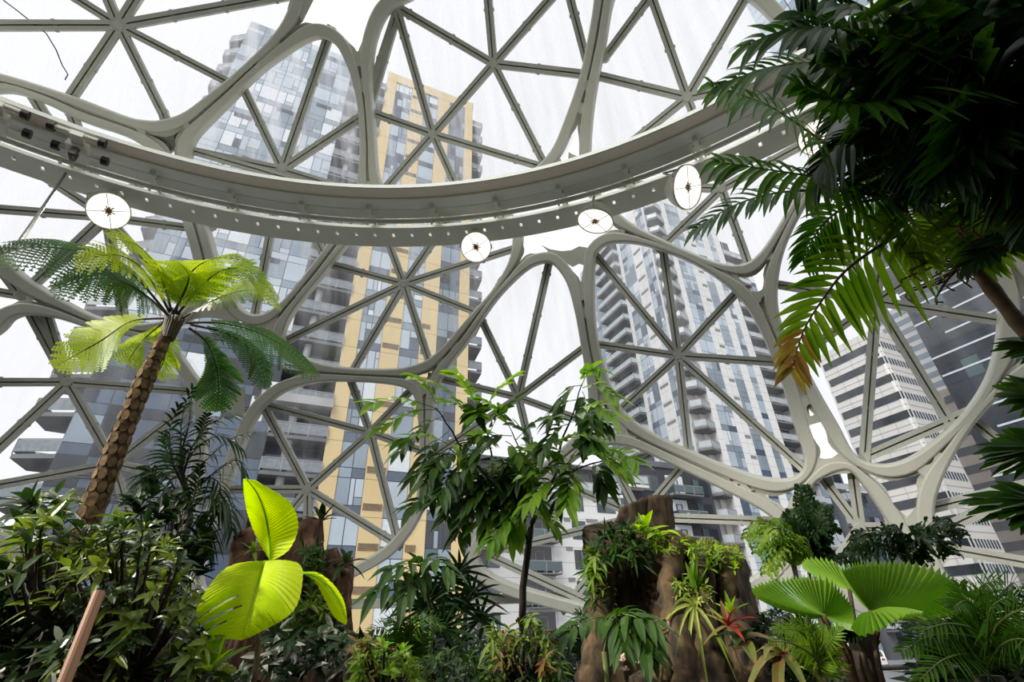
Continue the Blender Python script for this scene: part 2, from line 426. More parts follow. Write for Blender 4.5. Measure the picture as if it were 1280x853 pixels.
WIN_LABEL = {
 'A': 'glass bay in the upper left corner, its glazing bars meeting in a star',
 'B': 'glass bay behind the leftmost floodlight and above the tree fern',
 'C': 'glass bay in front of the upper glass half of the yellow tower, crossed by the gantry ring',
 'D': 'large glass bay above the middle of the gantry ring with two star nodes',
 'E': 'glass bay right of the top centre, partly behind the palm fronds',
 'F': 'glass bay behind the trunk of the tree fern',
 'G': 'glass bay framing the yellow panels just below the gantry ring',
 'H': 'glass bay framing the pale balcony tower',
 'I': 'glass bay between the yellow tower and the pale balcony tower, mostly sky',
 'J': 'glass bay over the lower yellow panels, above the bright yellow-green leaf',
 'K': 'glass bay behind the mossy stump, in front of the white low block',
 'L': 'glass bay framing the banded office block, behind the hanging palm frond',
 'M': 'glass bay at the lower right edge below the banded office bay',
 'P': 'glass bay at the right edge behind the palm crown',
 'N': 'small glass bay above the curly dark ferns, in front of the grey block',
}
def sphere_pt(p, rad): return (p - DC).normalized()*rad + DC
for wi, (k, L) in enumerate(LOOPS.items()):
    win = thing('window_%d' % (wi+1), WIN_LABEL[k], 'window', tuple(DC), kind='structure')
    n = len(L); cen = sum(L, Vector())/n
    mb = MB(); rows = []
    edge = []
    for i, p in enumerate(L[::2]):
        b = (p-cen); b.normalize()
        edge.append(p + b*0.30)
    for fr in (0.0, 0.33, 0.66, 1.0):
        rows.append([sphere_pt(cen + (e-cen)*fr, RG) - DC for e in edge + edge[:1]])
    mb.strip(rows)
    mb.build('glass_pane', 'dome_glass', win, smooth=True)
    for c, rays in STARS[k]:
        c3 = on_sphere(*c, RG-0.13) - DC
        for e in rays:
            if inside(e, CELLS[k]) and not any(c2 == e for c2, _ in STARS[k]):
                ux, uy = e[0]-c[0], e[1]-c[1]; l2 = math.hypot(ux, uy); ux, uy = ux/l2, uy/l2
                q = l2
                while inside((c[0]+ux*q, c[1]+uy*q), CELLS[k]) and q < 600: q += 2
                e = (c[0]+ux*(q+10), c[1]+uy*(q+10))
            e3 = on_sphere(*e, RG-0.13) - DC
            nr = ((c3+e3)/2).normalized()
            t = (e3-c3).normalized(); x = t.cross(nr).normalized()
            a0, b0 = c3, e3 + t*0.12
            g = MB()
            w = 0.19
            # flat bar with two raised lips and a dark groove between
            g.bar(a0 + nr*0.05, b0 + nr*0.05, nr, w, 0.10)
            for sgn in (-1, 1): g.bar(a0 + x*(sgn*w*0.29), b0 + x*(sgn*w*0.29), nr, w*0.42, 0.17)
            g.bar(a0 - nr*0.004, b0 - nr*0.004, nr, w*0.09, 0.03, 1)
            ln = (b0-a0).length
            for q in range(1, int((ln-0.2)/1.1)+1):         # fixing bosses along the bar
                pp = a0 + t*(q*1.1)
                g.bar(pp - x*(w*0.62), pp + x*(w*0.62), nr, 0.06, 0.08)
            g.build('glazing_bar', ['bar_paint', 'bar_groove'], win)
        h = MB(); nr = c3.normalized()
        h.lathe([(0.0, -0.105), (0.09, -0.105), (0.115, -0.07), (0.115, 0.1), (0, 0.1)], c3, nr, 10)
        h.build('star_node', 'bar_paint', win)

# ---- lower wall of the dome: ring beam and glazed skirt
def circle_pts(rad, z, n, a0=0, a1=2*math.pi):
    return [Vector((AXIS.x + rad*math.cos(a), AXIS.y + rad*math.sin(a), z)) for a in (a0 + (a1-a0)*i/n for i in range(n+1))]
def ring_sweep(mb, prof, n=160, a0=0, a1=2*math.pi, mi=0):
    full = abs(a1-a0-2*math.pi) < 1e-6
    rows = []
    for i in range(n if full else n+1):
        a = a0 + (a1-a0)*i/n; c, s_ = math.cos(a), math.sin(a)
        rows.append([Vector((AXIS.x + r*c, AXIS.y + r*s_, z)) for r, z in prof])
    mb.loop_sweep(rows, mi, close=full)
beam = MB()
RB = math.sqrt(RF*RF - (0.55-DC.z)**2)
ring_sweep(beam, [(RB+0.42, 0.66), (RB+0.8, 0.66), (RB+0.8, 0.86), (RB+0.42, 0.86)], 120, R(60), R(170))
tag(beam.build('trim_1', 'steel_paint'), 'low pale ring beam running behind the planting along the foot of the dome', 'beam', kind='structure')

# ---- ground and floor
g = MB(); g.add([(-400,-200,GROUND),(500,-200,GROUND),(500,600,GROUND),(-400,600,GROUND)], [(0,1,2,3)])
tag(g.build('ground_street', 'asphalt'), 'grey street surface outside the dome', 'street', kind='structure')
g = MB(); g.box((-60, 36, GROUND), (140, 44, GROUND+0.15))
fl = MB(); ring_sweep(fl, [(0.02, -1.9), (RB+0.2, -1.9), (RB+0.2, -1.6), (0.02, -1.6)], 90)
tag(fl.build('floor', 'soil'), 'dark planting bed inside the dome', 'floor', kind='structure')
bw = MB(); 
for i in range(24):
    a0_, a1_ = R(180+7.5*i), R(187.5+7.5*i); r0_, r1_ = 9.0, 9.4
    P_ = lambda r_, a_, z_: (AXIS.x + 1.2 + r_*1.25*math.cos(a_), -3.0 + r_*0.42*math.sin(a_), z_)
    bw.add([P_(r0_,a0_,-1.6), P_(r1_,a0_,-1.6), P_(r1_,a1_,-1.6), P_(r0_,a1_,-1.6), P_(r0_,a0_,11.5), P_(r1_,a0_,11.5), P_(r1_,a1_,11.5), P_(r0_,a1_,11.5)],
           [(0,3,2,1),(4,5,6,7),(0,1,5,4),(1,2,6,5),(2,3,7,6),(3,0,4,7)])

tag(bw.build('wall_back', 'living_wall'), 'dark planted wall behind the viewer', 'wall', kind='structure')

# ------------------------------------------------------------------ gantry ring
gan = thing('gantry_ring', 'curved pale steel maintenance rail sweeping across below the dome top', 'gantry rail', (AXIS.x, AXIS.y, HR))
def gpart(name, prof, mat, mi=0, n=180, a0=R(-20), a1=R(200)):
    mb = MB(); ring_sweep(mb, prof, n, a0, a1); return mb.build(name, mat, gan, local=False)
z = HR
gpart('inner_rail', [(10.66, z), (10.96, z), (10.96, z+0.05), (10.66, z+0.05)], 'rail_tan')
gpart('rail_lip', [(10.63, z-0.03), (10.67, z-0.03), (10.67, z+0.06), (10.63, z+0.06)], 'rail_green')
gpart('rail_lip', [(10.945, z-0.03), (10.985, z-0.03), (10.985, z+0.06), (10.945, z+0.06)], 'rail_green')
gpart('cover_plate', [(10.99, z+0.03), (11.29, z+0.03), (11.29, z+0.07), (10.99, z+0.07)], 'rail_white')
gpart('box_beam', [(11.30, z+0.02), (11.55, z+0.02), (11.55, z+0.14), (11.30, z+0.14)], 'rail_green')
for rr in (11.64,):
    mb = MB(); mb.tube(circle_pts(rr, z+0.02, 150, R(-20), R(200)), 0.055, 8)
    mb.build('conduit_pipe', 'rail_green', gan, local=False, smooth=True)
# outer plate with its row of square holes
mb = MB(); NH = 110; a0, a1 = R(-20), R(200)
rr = [11.82, 12.02, 12.12, 12.46]
for i in range(NH):
    A = a0 + (a1-a0)*i/NH; D = (a1-a0)/NH
    for b0, b1, skip in ((0, 0.42, False), (0.42, 0.56, True), (0.56, 1, False)):
        for q in range(3):
            if skip and q == 1: continue
            x0, x1 = A + D*b0, A + D*b1
            vs = []
            for zz in (z, z+0.04):
                for (r_, a_) in ((rr[q], x0), (rr[q+1], x0), (rr[q+1], x1), (rr[q], x1)):
                    vs.append((AXIS.x + r_*math.cos(a_), AXIS.y + r_*math.sin(a_), zz))
            mb.add(vs, [(3,2,1,0), (4,5,6,7), (0,1,5,4), (1,2,6,5), (2,3,7,6), (3,0,4,7)])
mb.build('outer_plate', 'rail_green', gan, local=False)
gpart('plate_lip', [(11.80, z-0.03), (11.84, z-0.03), (11.84, z+0.05), (11.80, z+0.05)], 'rail_green')
for i in range(30):
    a = R(-10 + i*7.0); c, s_ = math.cos(a), math.sin(a)
    P = lambda r_, zz: Vector((AXIS.x + r_*c, AXIS.y + r_*s_, zz))
    tdir = Vector((-s_, c, 0))
    mb = MB()
    mb.bar(P(10.9, z+0.18), P(12.4, z+0.18), Vector((0,0,1)), 0.09, 0.1)      # cross arm above
    mb.bar(P(11.42, z-0.05), P(11.42, z+0.12), tdir, 0.12, 0.14)
    mb.bar(P(11.2, z-0.02), P(11.34, z-0.02), tdir, 0.10, 0.10)
    for q in (-1, 1): mb.bar(P(11.64, z-0.07)+tdir*q*0.09, P(11.64, z+0.14)+tdir*q*0.09, tdir, 0.08, 0.04)
    mb.build('clamp_bracket', 'rail_green', gan, local=False)

def at_height(x, y, zz):
    d = ray(x, y); return d*(zz/d.z)

# ---- trolleys riding on the rail
def trolley(px, label):
    p = at_height(*px, HR-0.13); a = math.atan2(p.y-AXIS.y, p.x-AXIS.x)
    rad = Vector((math.cos(a), math.sin(a), 0)); tan = Vector((-math.sin(a), math.cos(a), 0)); up = Vector((0,0,1))
    r0 = (Vector((p.x, p.y, 0)) - AXIS).length
    t = thing('rail_trolley', label, 'trolley', tuple(p), a)
    mb = MB(); mb.box((-0.38, -0.09, -0.10), (0.34, 0.09, 0.0)); mb.box((-0.16, -0.16, -0.16), (0.0, 0.16, -0.02))
    mb.build('carriage', 'lamp_shell', t)
    for sx in (-0.33, 0.12):
        mb = MB(); mb.tube([(sx, -0.34, -0.03), (sx, 0.34, -0.03)], 0.045, 8); mb.build('axle', 'lamp_shell', t)
        for sy in (-0.36, 0.36):
            mb = MB(); mb.tube([(sx, sy-0.05, -0.04), (sx, sy+0.05, -0.04)], 0.085, 12); mb.build('wheel', 'dark_metal', t)
    mb = MB(); mb.tube([(-0.08, 0, -0.1), (-0.1, 0.02, -0.25), (-0.06, -0.02, -0.4)], [0.06, 0.07, 0.05], 8)
    mb.box((-0.16, -0.05, -0.34), (-0.02, 0.06, -0.22)); mb.build('hook', 'dark_metal', t)
trolley((101, 184), 'metal trolley with black wheels riding on the gantry ring above the leftmost floodlight')
trolley((0, 146), 'metal trolley cut off by the left edge on the gantry ring')

# ---- cable
mb = MB()
a = at_height(82, 217, HR-0.02); b = W(18, 312, 7.0)
mb.tube([a + (b-a)*(i/10) + Vector((0,0,-0.12*math.sin(math.pi*i/10))) for i in range(11)], 0.022, 6)
tag(mb.build('hanging_cable', 'dark_metal'), 'thin dark cable slanting from the gantry ring down to the left edge', 'cable')
mb = MB(); a = on_sphere(-10, -12, RG-0.2)
pts = [on_sphere(x, y, RG-0.25) for x, y in ((4,0),(20,12),(40,28),(58,42),(70,62),(78,82),(85,93),(81,100))]
mb.tube(pts, 0.012, 5)
tag(mb.build('loose_wire', 'dark_metal'), 'loose thin wire dangling below the glass of the upper left corner', 'wire')

# ---- floodlights under the ring

def floodlight(px, dia, aim, label, power, target=None, spot=70):
    p = at_height(*px, HR-0.47)
    d = (Vector(aim) - p).normalized()
    t = thing('floodlight', label, 'floodlight', tuple(p), group='floodlights under the gantry ring')
    rad = dia/2
    o = Vector((0,0,0))
    mb = MB(); mb.lathe([(rad, 0.0), (rad*1.04, 0.01), (rad*1.04, -0.06), (rad*0.98, -0.09), (rad*0.88, -0.20), (rad*0.66, -0.33), (rad*0.4, -0.42), (rad*0.34, -0.47), (0, -0.48)], o, d, 28)
    mb.build('housing', 'lamp_shell', t, smooth=True)
    mb = MB(); mb.lathe([(rad*0.97, -0.005), (rad*0.6, -0.03), (0, -0.035)], o, d, 28); mb.build('lens', 'lamp_glow', t)
    x = d.cross(Vector((0,0,1))).normalized(); y = d.cross(x)
    mb = MB()
    for a in (0.6, 0.6+math.pi/2):
        v = x*math.cos(a) + y*math.sin(a)
        mb.bar(-v*rad*0.98 + d*0.01, v*rad*0.98 + d*0.01, d, 0.012, 0.012)
    mb.build('guard_wire', 'lamp_shell', t)
    mb = MB(); mb.lathe([(0.0, 0.02), (0.05, 0.015), (0.06, -0.02)], o, d, 8)
    for q in range(10):
        a = q*math.pi/5; v = (x*math.cos(a)+y*math.sin(a)); mb.bar(v*0.05 + d*0.012, v*(0.085+0.025*(q % 2)) + d*0.012, d, 0.022, 0.006)
    mb.build('lamp_base', 'lamp_brown', t)
    mb = MB()
    top = Vector((0, 0, 0.44))
    for sg in (-1, 1):
        a = x*(sg*rad*1.06) - d*0.05
        mb.tube([a, a*1.0 - d*0.2 + Vector((0,0,0.12)), x*(sg*rad*0.5) + Vector((0,0,0.36)), top], 0.022, 6)
    mb.box((-0.1, -0.1, 0.36), (0.1, 0.1, 0.46))
    mb.build('yoke', 'rail_green', t)
    if power:
        ld = bpy.data.lights.new('floodlight_beam', 'SPOT'); ld.energy = power; ld.spot_size = R(spot); ld.spot_blend = 0.6
        ld.shadow_soft_size = rad*0.8; ld.color = (1.0, 0.93, 0.80)
        lo = bpy.data.objects.new('floodlight_beam', ld); COL.objects.link(lo); lo.parent = t
        lo.location = d*0.05
        dd = d if target is None else (Vector(target) - p - d*0.05).normalized()
        lo.rotation_euler = dd.to_track_quat('-Z', 'Y').to_euler()
    return t
floodlight((136,264), 0.70, (0.5, 2.0, -0.5), 'leftmost floodlight, glowing, hanging over the tree fern', 900, W(215,400,7.2))
floodlight((595,309), 0.66, (0.3, -1.5, 1.0), 'floodlight hanging at the lowest point of the gantry ring before the yellow tower', 900)
floodlight((744,277), 0.74, at_height(744,277,HR-0.5)+Vector((-0.28,0.08,-1.0))*4, 'bell-shaped floodlight beside the big white gap left of the pale tower', 900)
floodlight((860,234), 0.84, at_height(860,234,HR-0.5)+Vector((0.55,-0.62,-0.55))*4, 'bell-shaped floodlight hanging over the pale balcony tower roof', 900)
floodlight((1022,172), 0.60, (0.0, 1.0, 0.0), 'floodlight glinting through the palm fronds at the right', 700)

def added_lamp_at(ang, label, power, target, spot):  # unseen ring lamps, added to key-light single plants
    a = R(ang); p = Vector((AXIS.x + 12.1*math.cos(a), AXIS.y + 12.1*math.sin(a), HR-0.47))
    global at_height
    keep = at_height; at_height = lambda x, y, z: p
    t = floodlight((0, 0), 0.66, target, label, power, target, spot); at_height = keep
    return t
added_lamp_at(176, 'unseen floodlight added to the gantry ring left of the viewer, aimed at the bright palm sapling', 12000, W(318,715,3.3), 13)
added_lamp_at(168, 'unseen floodlight added to the gantry ring at the left, aimed at the tree fern crown', 9000, W(190,360,7.0), 24)
added_lamp_at(181, 'unseen floodlight added to the gantry ring at the far left, aimed at the fan palm', 9000, W(1080,735,3.6), 16)
added_lamp_at(186, 'unseen floodlight added to the gantry ring farthest to the left, aimed at the mossy stump', 5500, W(862,690,5.6), 11)
added_lamp_at(172, 'unseen floodlight added to the gantry ring at the left, aimed at the glossy shrub', 5000, W(165,740,3.4), 20)

# ------------------------------------------------------------------ world
sun_d = bpy.data.lights.new('veiled_sun', 'SUN'); sun_d.energy = 2.4; sun_d.angle = R(40); sun_d.color = (1.0, 0.985, 0.96)
sun = bpy.data.objects.new('veiled_sun', sun_d); COL.objects.link(sun); sun.location = (-10, -30, 40)
sun.rotation_euler = Vector((0.32, 0.72, -0.75)).to_track_quat('-Z', 'Y').to_euler()
wd_ = bpy.data.worlds.new('overcast'); SC.world = wd_; wd_.use_nodes = True
nt = wd_.node_tree; nt.nodes.clear()
out = nt.nodes.new('ShaderNodeOutputWorld'); bg = nt.nodes.new('ShaderNodeBackground')
tc = nt.nodes.new('ShaderNodeTexCoord'); nz = nt.nodes.new('ShaderNodeTexNoise'); nz.inputs['Scale'].default_value = 2.0
rp = nt.nodes.new('ShaderNodeValToRGB'); rp.color_ramp.elements[0].color = (0.93, 0.945, 0.98, 1); rp.color_ramp.elements[1].color = (1, 1, 1, 1)
nt.links.new(tc.outputs['Generated'], nz.inputs['Vector']); nt.links.new(nz.outputs['Fac'], rp.inputs['Fac'])
nt.links.new(rp.outputs['Color'], bg.inputs['Color']); bg.inputs['Strength'].default_value = 1.10
nt.links.new(bg.outputs['Background'], out.inputs['Surface'])

# ------------------------------------------------------------------ the city outside
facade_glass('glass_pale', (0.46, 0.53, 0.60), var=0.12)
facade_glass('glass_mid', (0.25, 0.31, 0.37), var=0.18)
facade_glass('glass_blue', (0.075, 0.105, 0.155), var=0.25)
facade_glass('glass_dark', (0.022, 0.028, 0.038), var=0.3)
facade_glass('glass_teal', (0.06, 0.10, 0.11), var=0.3)
solid('blind_white', (0.66, 0.70, 0.73), (0.74, 0.77, 0.79), rough=0.6)
solid('frame_dark', (0.05, 0.055, 0.065), rough=0.5)
solid('yellow_panel', (0.66, 0.50, 0.25), (0.72, 0.56, 0.30), rough=0.7, scale=0.12)
solid('yellow_joint', (0.36, 0.27, 0.13), rough=0.8)
solid('louvre_brown', (0.20, 0.14, 0.085), (0.26, 0.19, 0.12), rough=0.6)
solid('concrete', (0.36, 0.36, 0.36), (0.44, 0.44, 0.43), rough=0.8, scale=0.5)
solid('slab_grey', (0.13, 0.13, 0.135), (0.18, 0.18, 0.185), rough=0.8, scale=0.4)
solid('rail_glass', (0.42, 0.46, 0.48), (0.50, 0.54, 0.56), rough=0.15, spec=0.6)
solid('rail_glass_dark', (0.17, 0.20, 0.22), (0.24, 0.27, 0.29), rough=0.15, spec=0.6)
solid('rail_metal', (0.34, 0.34, 0.35), rough=0.4)
solid('white_panel', (0.74, 0.73, 0.71), (0.80, 0.79, 0.77), rough=0.6, scale=0.1)
solid('white_joint', (0.42, 0.42, 0.42), rough=0.8)
solid('louvre_grey', (0.30, 0.29, 0.28), rough=0.7)
solid('stone_pale', (0.68, 0.655, 0.62), (0.74, 0.715, 0.68), rough=0.75, scale=0.08)
solid('stone_tan', (0.40, 0.35, 0.31), (0.47, 0.42, 0.37), rough=0.8, scale=0.1)
solid('brick_dark', (0.035, 0.035, 0.045), (0.05, 0.05, 0.06), rough=0.8, scale=0.3)
solid('panel_grey', (0.09, 0.095, 0.11), (0.14, 0.145, 0.16), rough=0.5, scale=0.2)
solid('stripe_white', (0.62, 0.68, 0.74), rough=0.4)
solid('warm_light', (0.7, 0.55, 0.25), rough=0.5)

GRID = R(25)
class Bld:
    """a building standing with one corner at (x, y); local x runs along its front, local y along its left flank"""
    def __init__(s, name, label, x, y, cat='building'):
        s.o = thing(name, label, cat, (x, y, 0), GRID)
    def fb(s, mb, face, s0, s1, z0, z1, o0, o1, mi=0):
        if face == 'front': mb.box((s0, -o1, z0), (s1, -o0, z1), mi)
        elif face == 'left': mb.box((-o1, s0, z0), (-o0, s1, z1), mi)
        else: mb.box((s.rx+o0, s0, z0), (s.rx+o1, s1, z1), mi)
    def panel(s, mb, face, s0, s1, z0, z1, off, mi=0):
        if face == 'front': vs = [(s0,-off,z0),(s1,-off,z0),(s1,-off,z1),(s0,-off,z1)]
        else: vs = [(-off,s1,z0),(-off,s0,z0),(-off,s0,z1),(-off,s1,z1)]
        mb.add(vs, [(0,1,2,3)], mi)
    def wall(s, name, boxes, mat):
        mb = MB()
        for lo, hi in boxes: mb.box(lo, hi)
        return mb.build(name, mat, s.o)
    def cladding(s, face, strips, z0, z1, fh, mats, name='cladding', joint=0.06, hz=2):
        """panel strips with dark open joints every floor"""
        mb = MB()
        for s0, s1 in strips:
            s.fb(mb, face, s0, s1, z0, z1, 0.0, 0.10, 0)
            z = z0
            while z < z1-0.1:
                s.fb(mb, face, s0, s1, z-0.025, z+0.025, 0.10, 0.105, 1); z += fh/hz
            if s1-s0 > 1.9: s.fb(mb, face, (s0+s1)/2-0.02, (s0+s1)/2+0.02, z0, z1, 0.10, 0.105, 1)
        return mb.build(name, mats, s.o)
    def louvres(s, face, s0, s1, zs, h, mat):
        for z in zs:
            mb = MB()
            for q in range(4): s.fb(mb, face, s0, s1, z+h*q/4, z+h*(q+0.7)/4, 0.10, 0.16)
            mb.build('louvre', mat, s.o)
    def glazing(s, face, s0, s1, z0, z1, fh, pal, weights, cols, name='glazing', spand=0.85, seed=1, off=0.02, split=True):
        """curtain wall: spandrel and vision panes of mixed tint in a thin dark frame"""
        rr = random.Random(seed); mb = MB(); names = pal + ['frame_dark']; fi = len(pal)
        s.fb(mb, face, s0, s1, z0, z1, -0.04, off-0.015, fi)
        w = (s1-s0)/cols; z = z0; g = 0.035
        while z < z1-0.5:
            zt = min(z+fh, z1)
            for c in range(cols):
                a, b = s0+w*c+g, s0+w*(c+1)-g
                s.panel(mb, face, a, b, z+g, z+spand-g, off, rr.choices(range(len(pal)), weights[0])[0])
                k = rr.choices(range(len(pal)), weights[1])[0]
                if split and rr.random() < 0.55:
                    f = rr.choice((0.35, 0.5, 0.65)); mdd = a+(b-a)*f
                    s.panel(mb, face, a, mdd-g, z+spand+g, zt-g, off, k)
                    zz = z+spand+(fh-spand)*rr.choice((0.3, 0.65))
                    s.panel(mb, face, mdd+g, b, z+spand+g, zz-g, off, rr.choices(range(len(pal)), weights[1])[0])
                    s.panel(mb, face, mdd+g, b, zz+g, zt-g, off, k)
                else: s.panel(mb, face, a, b, z+spand+g, zt-g, off, k)
            z += fh
        return mb.build(name, names, s.o)
    def balcony(s, poly, z, th, rail_h=1.05, slab='slab_grey', glass='rail_glass', skip=()):
        """slab with the outline poly (local x, y) and a glazed railing along its free edges as a sub-part"""
        n = len(poly); mb = MB()
        vs = [(x, y, z) for x, y in poly] + [(x, y, z+th) for x, y in poly]
        mb.add(vs, [tuple(range(n-1, -1, -1)), tuple(range(n, 2*n))] + [(i, (i+1) % n, n+(i+1) % n, n+i) for i in range(n)])
        b = mb.build('balcony', slab, s.o)
        mb = MB()
        for i in range(n):
            if i in skip: continue
            a, c = Vector((*poly[i], 0)), Vector((*poly[(i+1) % n], 0)); d = c-a; ln = d.length
            up = Vector((0, 0, 1)); nn = d.normalized().cross(up)
            mb.bar(a+up*(z+th+rail_h*0.55), c+up*(z+th+rail_h*0.55), nn, rail_h*0.78, 0.03, 0)
            mb.bar(a+up*(z+th+rail_h), c+up*(z+th+rail_h), up, 0.08, 0.06, 1)
            k = max(1, int(ln/1.4))
            for q in range(k+1):
                p = a + d*(q/k); mb.box((p.x-0.03, p.y-0.03, z+th), (p.x+0.03, p.y+0.03, z+th+rail_h), 1)
        mb.build('railing', [glass, 'rail_metal'], b)
        return b

# ---- the yellow tower
T = Bld('apartment_tower', 'tall tower with yellow panel strips, a glass left half and stacked balconies', -10.15, 41.78)
T.rx = 6.15
FH, Z0, ZT = 3.0, GROUND+0.4, 66.4
T.wall('core', [((-22.95, 0.05, GROUND), (-10.5, 20, ZT)), ((-10.5, 2.2, GROUND), (-6.0, 20, ZT-2)), ((-6.0, 0.05, GROUND), (6.1, 20, ZT))], 'slab_grey')
T.cladding('front', [(-6.05, -4.75), (-2.6, -0.85), (1.05, 2.75), (5.0, 6.15)], Z0, ZT, FH, ['yellow_panel', 'yellow_joint'], hz=1)
T.wall('parapet', [((-6.05, -0.12, ZT-1.4), (6.15, 0.0, ZT+0.3)), ((6.05, -0.12, ZT-1.4), (6.2, 20, ZT+0.3))], 'yellow_panel')
zs = [Z0 + FH*i - 0.30 for i in range(1, 22)]
zv = [9.3 - 6*FH + FH*i - 0.35 for i in range(3, 26)]
T.louvres('front', -2.5, -0.95, [z for z in zv if z < ZT-3], 0.55, 'louvre_brown')
T.louvres('front', 1.15, 2.0, [z for z in zv[:10]], 0.55, 'louvre_brown')
pal = ['glass_pale', 'glass_mid', 'glass_blue', 'glass_dark', 'blind_white']
T.glazing('front', -4.75, -2.6, Z0, ZT-1.5, FH, pal, ((0, 4, 6, 0, 0), (5, 4, 1, 0, 2)), 2, seed=3)
T.glazing('front', -0.85, 1.05, Z0, ZT-1.5, FH, pal, ((0, 4, 6, 0, 0), (6, 4, 1, 0, 2)), 1, seed=4)
T.glazing('front', 2.75, 5.0, Z0, ZT-1.5, FH, pal, ((0, 3, 6, 2, 0), (1, 4, 5, 3, 1)), 2, seed=5)
T.glazing('front', -22.95, -10.5, Z0, 22.4, FH, pal, ((0, 0, 5, 6, 0), (0.4, 1.5, 6, 6, 0.8)), 7, seed=6)
T.glazing('front', -22.95, -10.5, 22.4, ZT, FH, pal, ((4, 7, 1, 0, 0), (8, 6, 0.4, 0, 2)), 7, seed=8)  # paler mix up here: sky reflection put into the glass tint
# dark slots in the glass half
for i in range(16):
    mb = MB(); c = -21.5 + (i*37 % 95)/10.0; z = 8.0 + i*3.0 + 1.9
    for q in range(3): T.fb(mb, 'front', c, c+1.7, z+q*0.2, z+q*0.2+0.14, 0.02, 0.10)
    mb.build('vent_grille', 'frame_dark', T.o)
# recessed balcony stack with round columns
mb = MB()
for i in range(24):
    z = Z0+FH*i
    if z > ZT-4: break
    for c in range(3):
        a = -10.4+1.45*c; T.panel(mb, 'front', a, a+1.35, z+0.2, z+2.6, -2.15, (0, 1, 2, 1)[(i+c*2) % 4])
mb.build('recess_window', ['glass_dark', 'glass_blue', 'glass_mid'], T.o)
for i in range(23):
    z = Z0+FH*i+2.7
    if z > ZT-3: break
    T.balcony([(-10.5, 2.2), (-10.5, -0.25), (-6.05, -0.25), (-6.05, 2.2)], z, 0.28, skip=(0, 2, 3), glass='rail_glass_dark')
mb = MB()
for x in (-8.9,):
    mb.tube([(x, 0.5, GROUND), (x, 0.5, 60)], 0.32, 14)
mb.build('column', 'concrete', T.o, smooth=True)
mb = MB(); T.fb(mb, 'front', -11.6, -6.0, 17.0, 17.75, -1.0, 0.7); mb.build('podium_edge', 'concrete', T.o)
# balconies on both flanks
for i in range(23):
    z = Z0+FH*i+2.7
    if z > ZT-1.5: break
    lw = 2.6 if z < 24 else 1.5
    T.balcony([(-22.95, 4.6), (-22.95-lw, 4.0), (-22.95-lw, 0.9), (-22.95, 0.0)], z, 0.3, skip=(3,), glass='rail_glass_dark')
    T.balcony([(6.15, 0.3), (7.75, 0.3), (8.1, 3.6), (6.15, 3.6)], z, 0.26, skip=(3,), glass='rail_glass_dark')
mb = MB()
for i in range(22):
    z = Z0+FH*i
    mb.box((-23.0, 0.3, z+0.1), (-22.93, 1.9, z+2.5)); mb.box((6.13, 0.5, z+0.1), (6.2, 3.4, z+2.5))
mb.build('balcony_door', 'glass_blue', T.o)

# ---- the pale balcony tower
B = Bld('apartment_tower', 'pale tower with a corner column of pointed balconies, seen right of centre', 25.6, 65.2)
B.rx = 22.0; ZB = 69.5
B.wall('core', [((2.6, 0.05, GROUND), (15.6, 24, ZB)), ((0.05, 1.6, GROUND), (2.6, 24, ZB)), ((1.6, 1.2, GROUND), (3.0, 2.6, ZB-3)),
                ((15.6, 1.9, GROUND), (20.5, 24, ZB-6)), ((20.5, 0.05, GROUND), (22.0, 24, ZB-9))], 'white_panel')
zb0 = GROUND+1.0
B.cladding('front', [(2.6, 3.7), (6.8, 9.2), (11.2, 12.7), (14.2, 15.7)], zb0, ZB, FH, ['white_panel', 'white_joint'])
B.cladding('left', [(1.6, 1.9), (4.0, 6.5), (9.6, 10.4)], zb0, ZB, FH, ['white_panel', 'white_joint'])
B.wall('notch_wall', [((0.1, 1.55, GROUND), (2.6, 1.65, ZB-2)), ((2.55, 0.1, GROUND), (2.65, 1.65, ZB-2))], 'stone_pale')
B.wall('roof_edge', [((2.6, -0.12, ZB-1.2), (15.6, 0, ZB+0.2)), ((-0.12, 1.6, ZB-1.2), (0, 10.4, ZB+0.2))], 'white_panel')
pb = ['glass_pale', 'glass_mid', 'glass_blue', 'blind_white']
for f, a, b, c, sd in (('front', 3.7, 6.8, 2, 11), ('front', 9.2, 11.2, 1, 12), ('front', 12.7, 14.2, 1, 13), ('front', 20.5, 22, 1, 17),
                    ('left', 1.9, 4.0, 2, 14), ('left', 6.5, 9.6, 2, 15), ('left', 17.2, 24, 4, 16)):
    B.glazing(f, a, b, zb0, ZB-1.2, FH, pb, ((2, 6, 3, 0), (7, 4, 0.6, 2)), c, seed=sd)
zl = [zb0+FH*i+2.3 for i in range(23)]
B.louvres('front', 7.9, 9.0, zl, 0.5, 'louvre_grey')
B.louvres('left', 4.3, 6.2, zl, 0.5, 'louvre_grey')
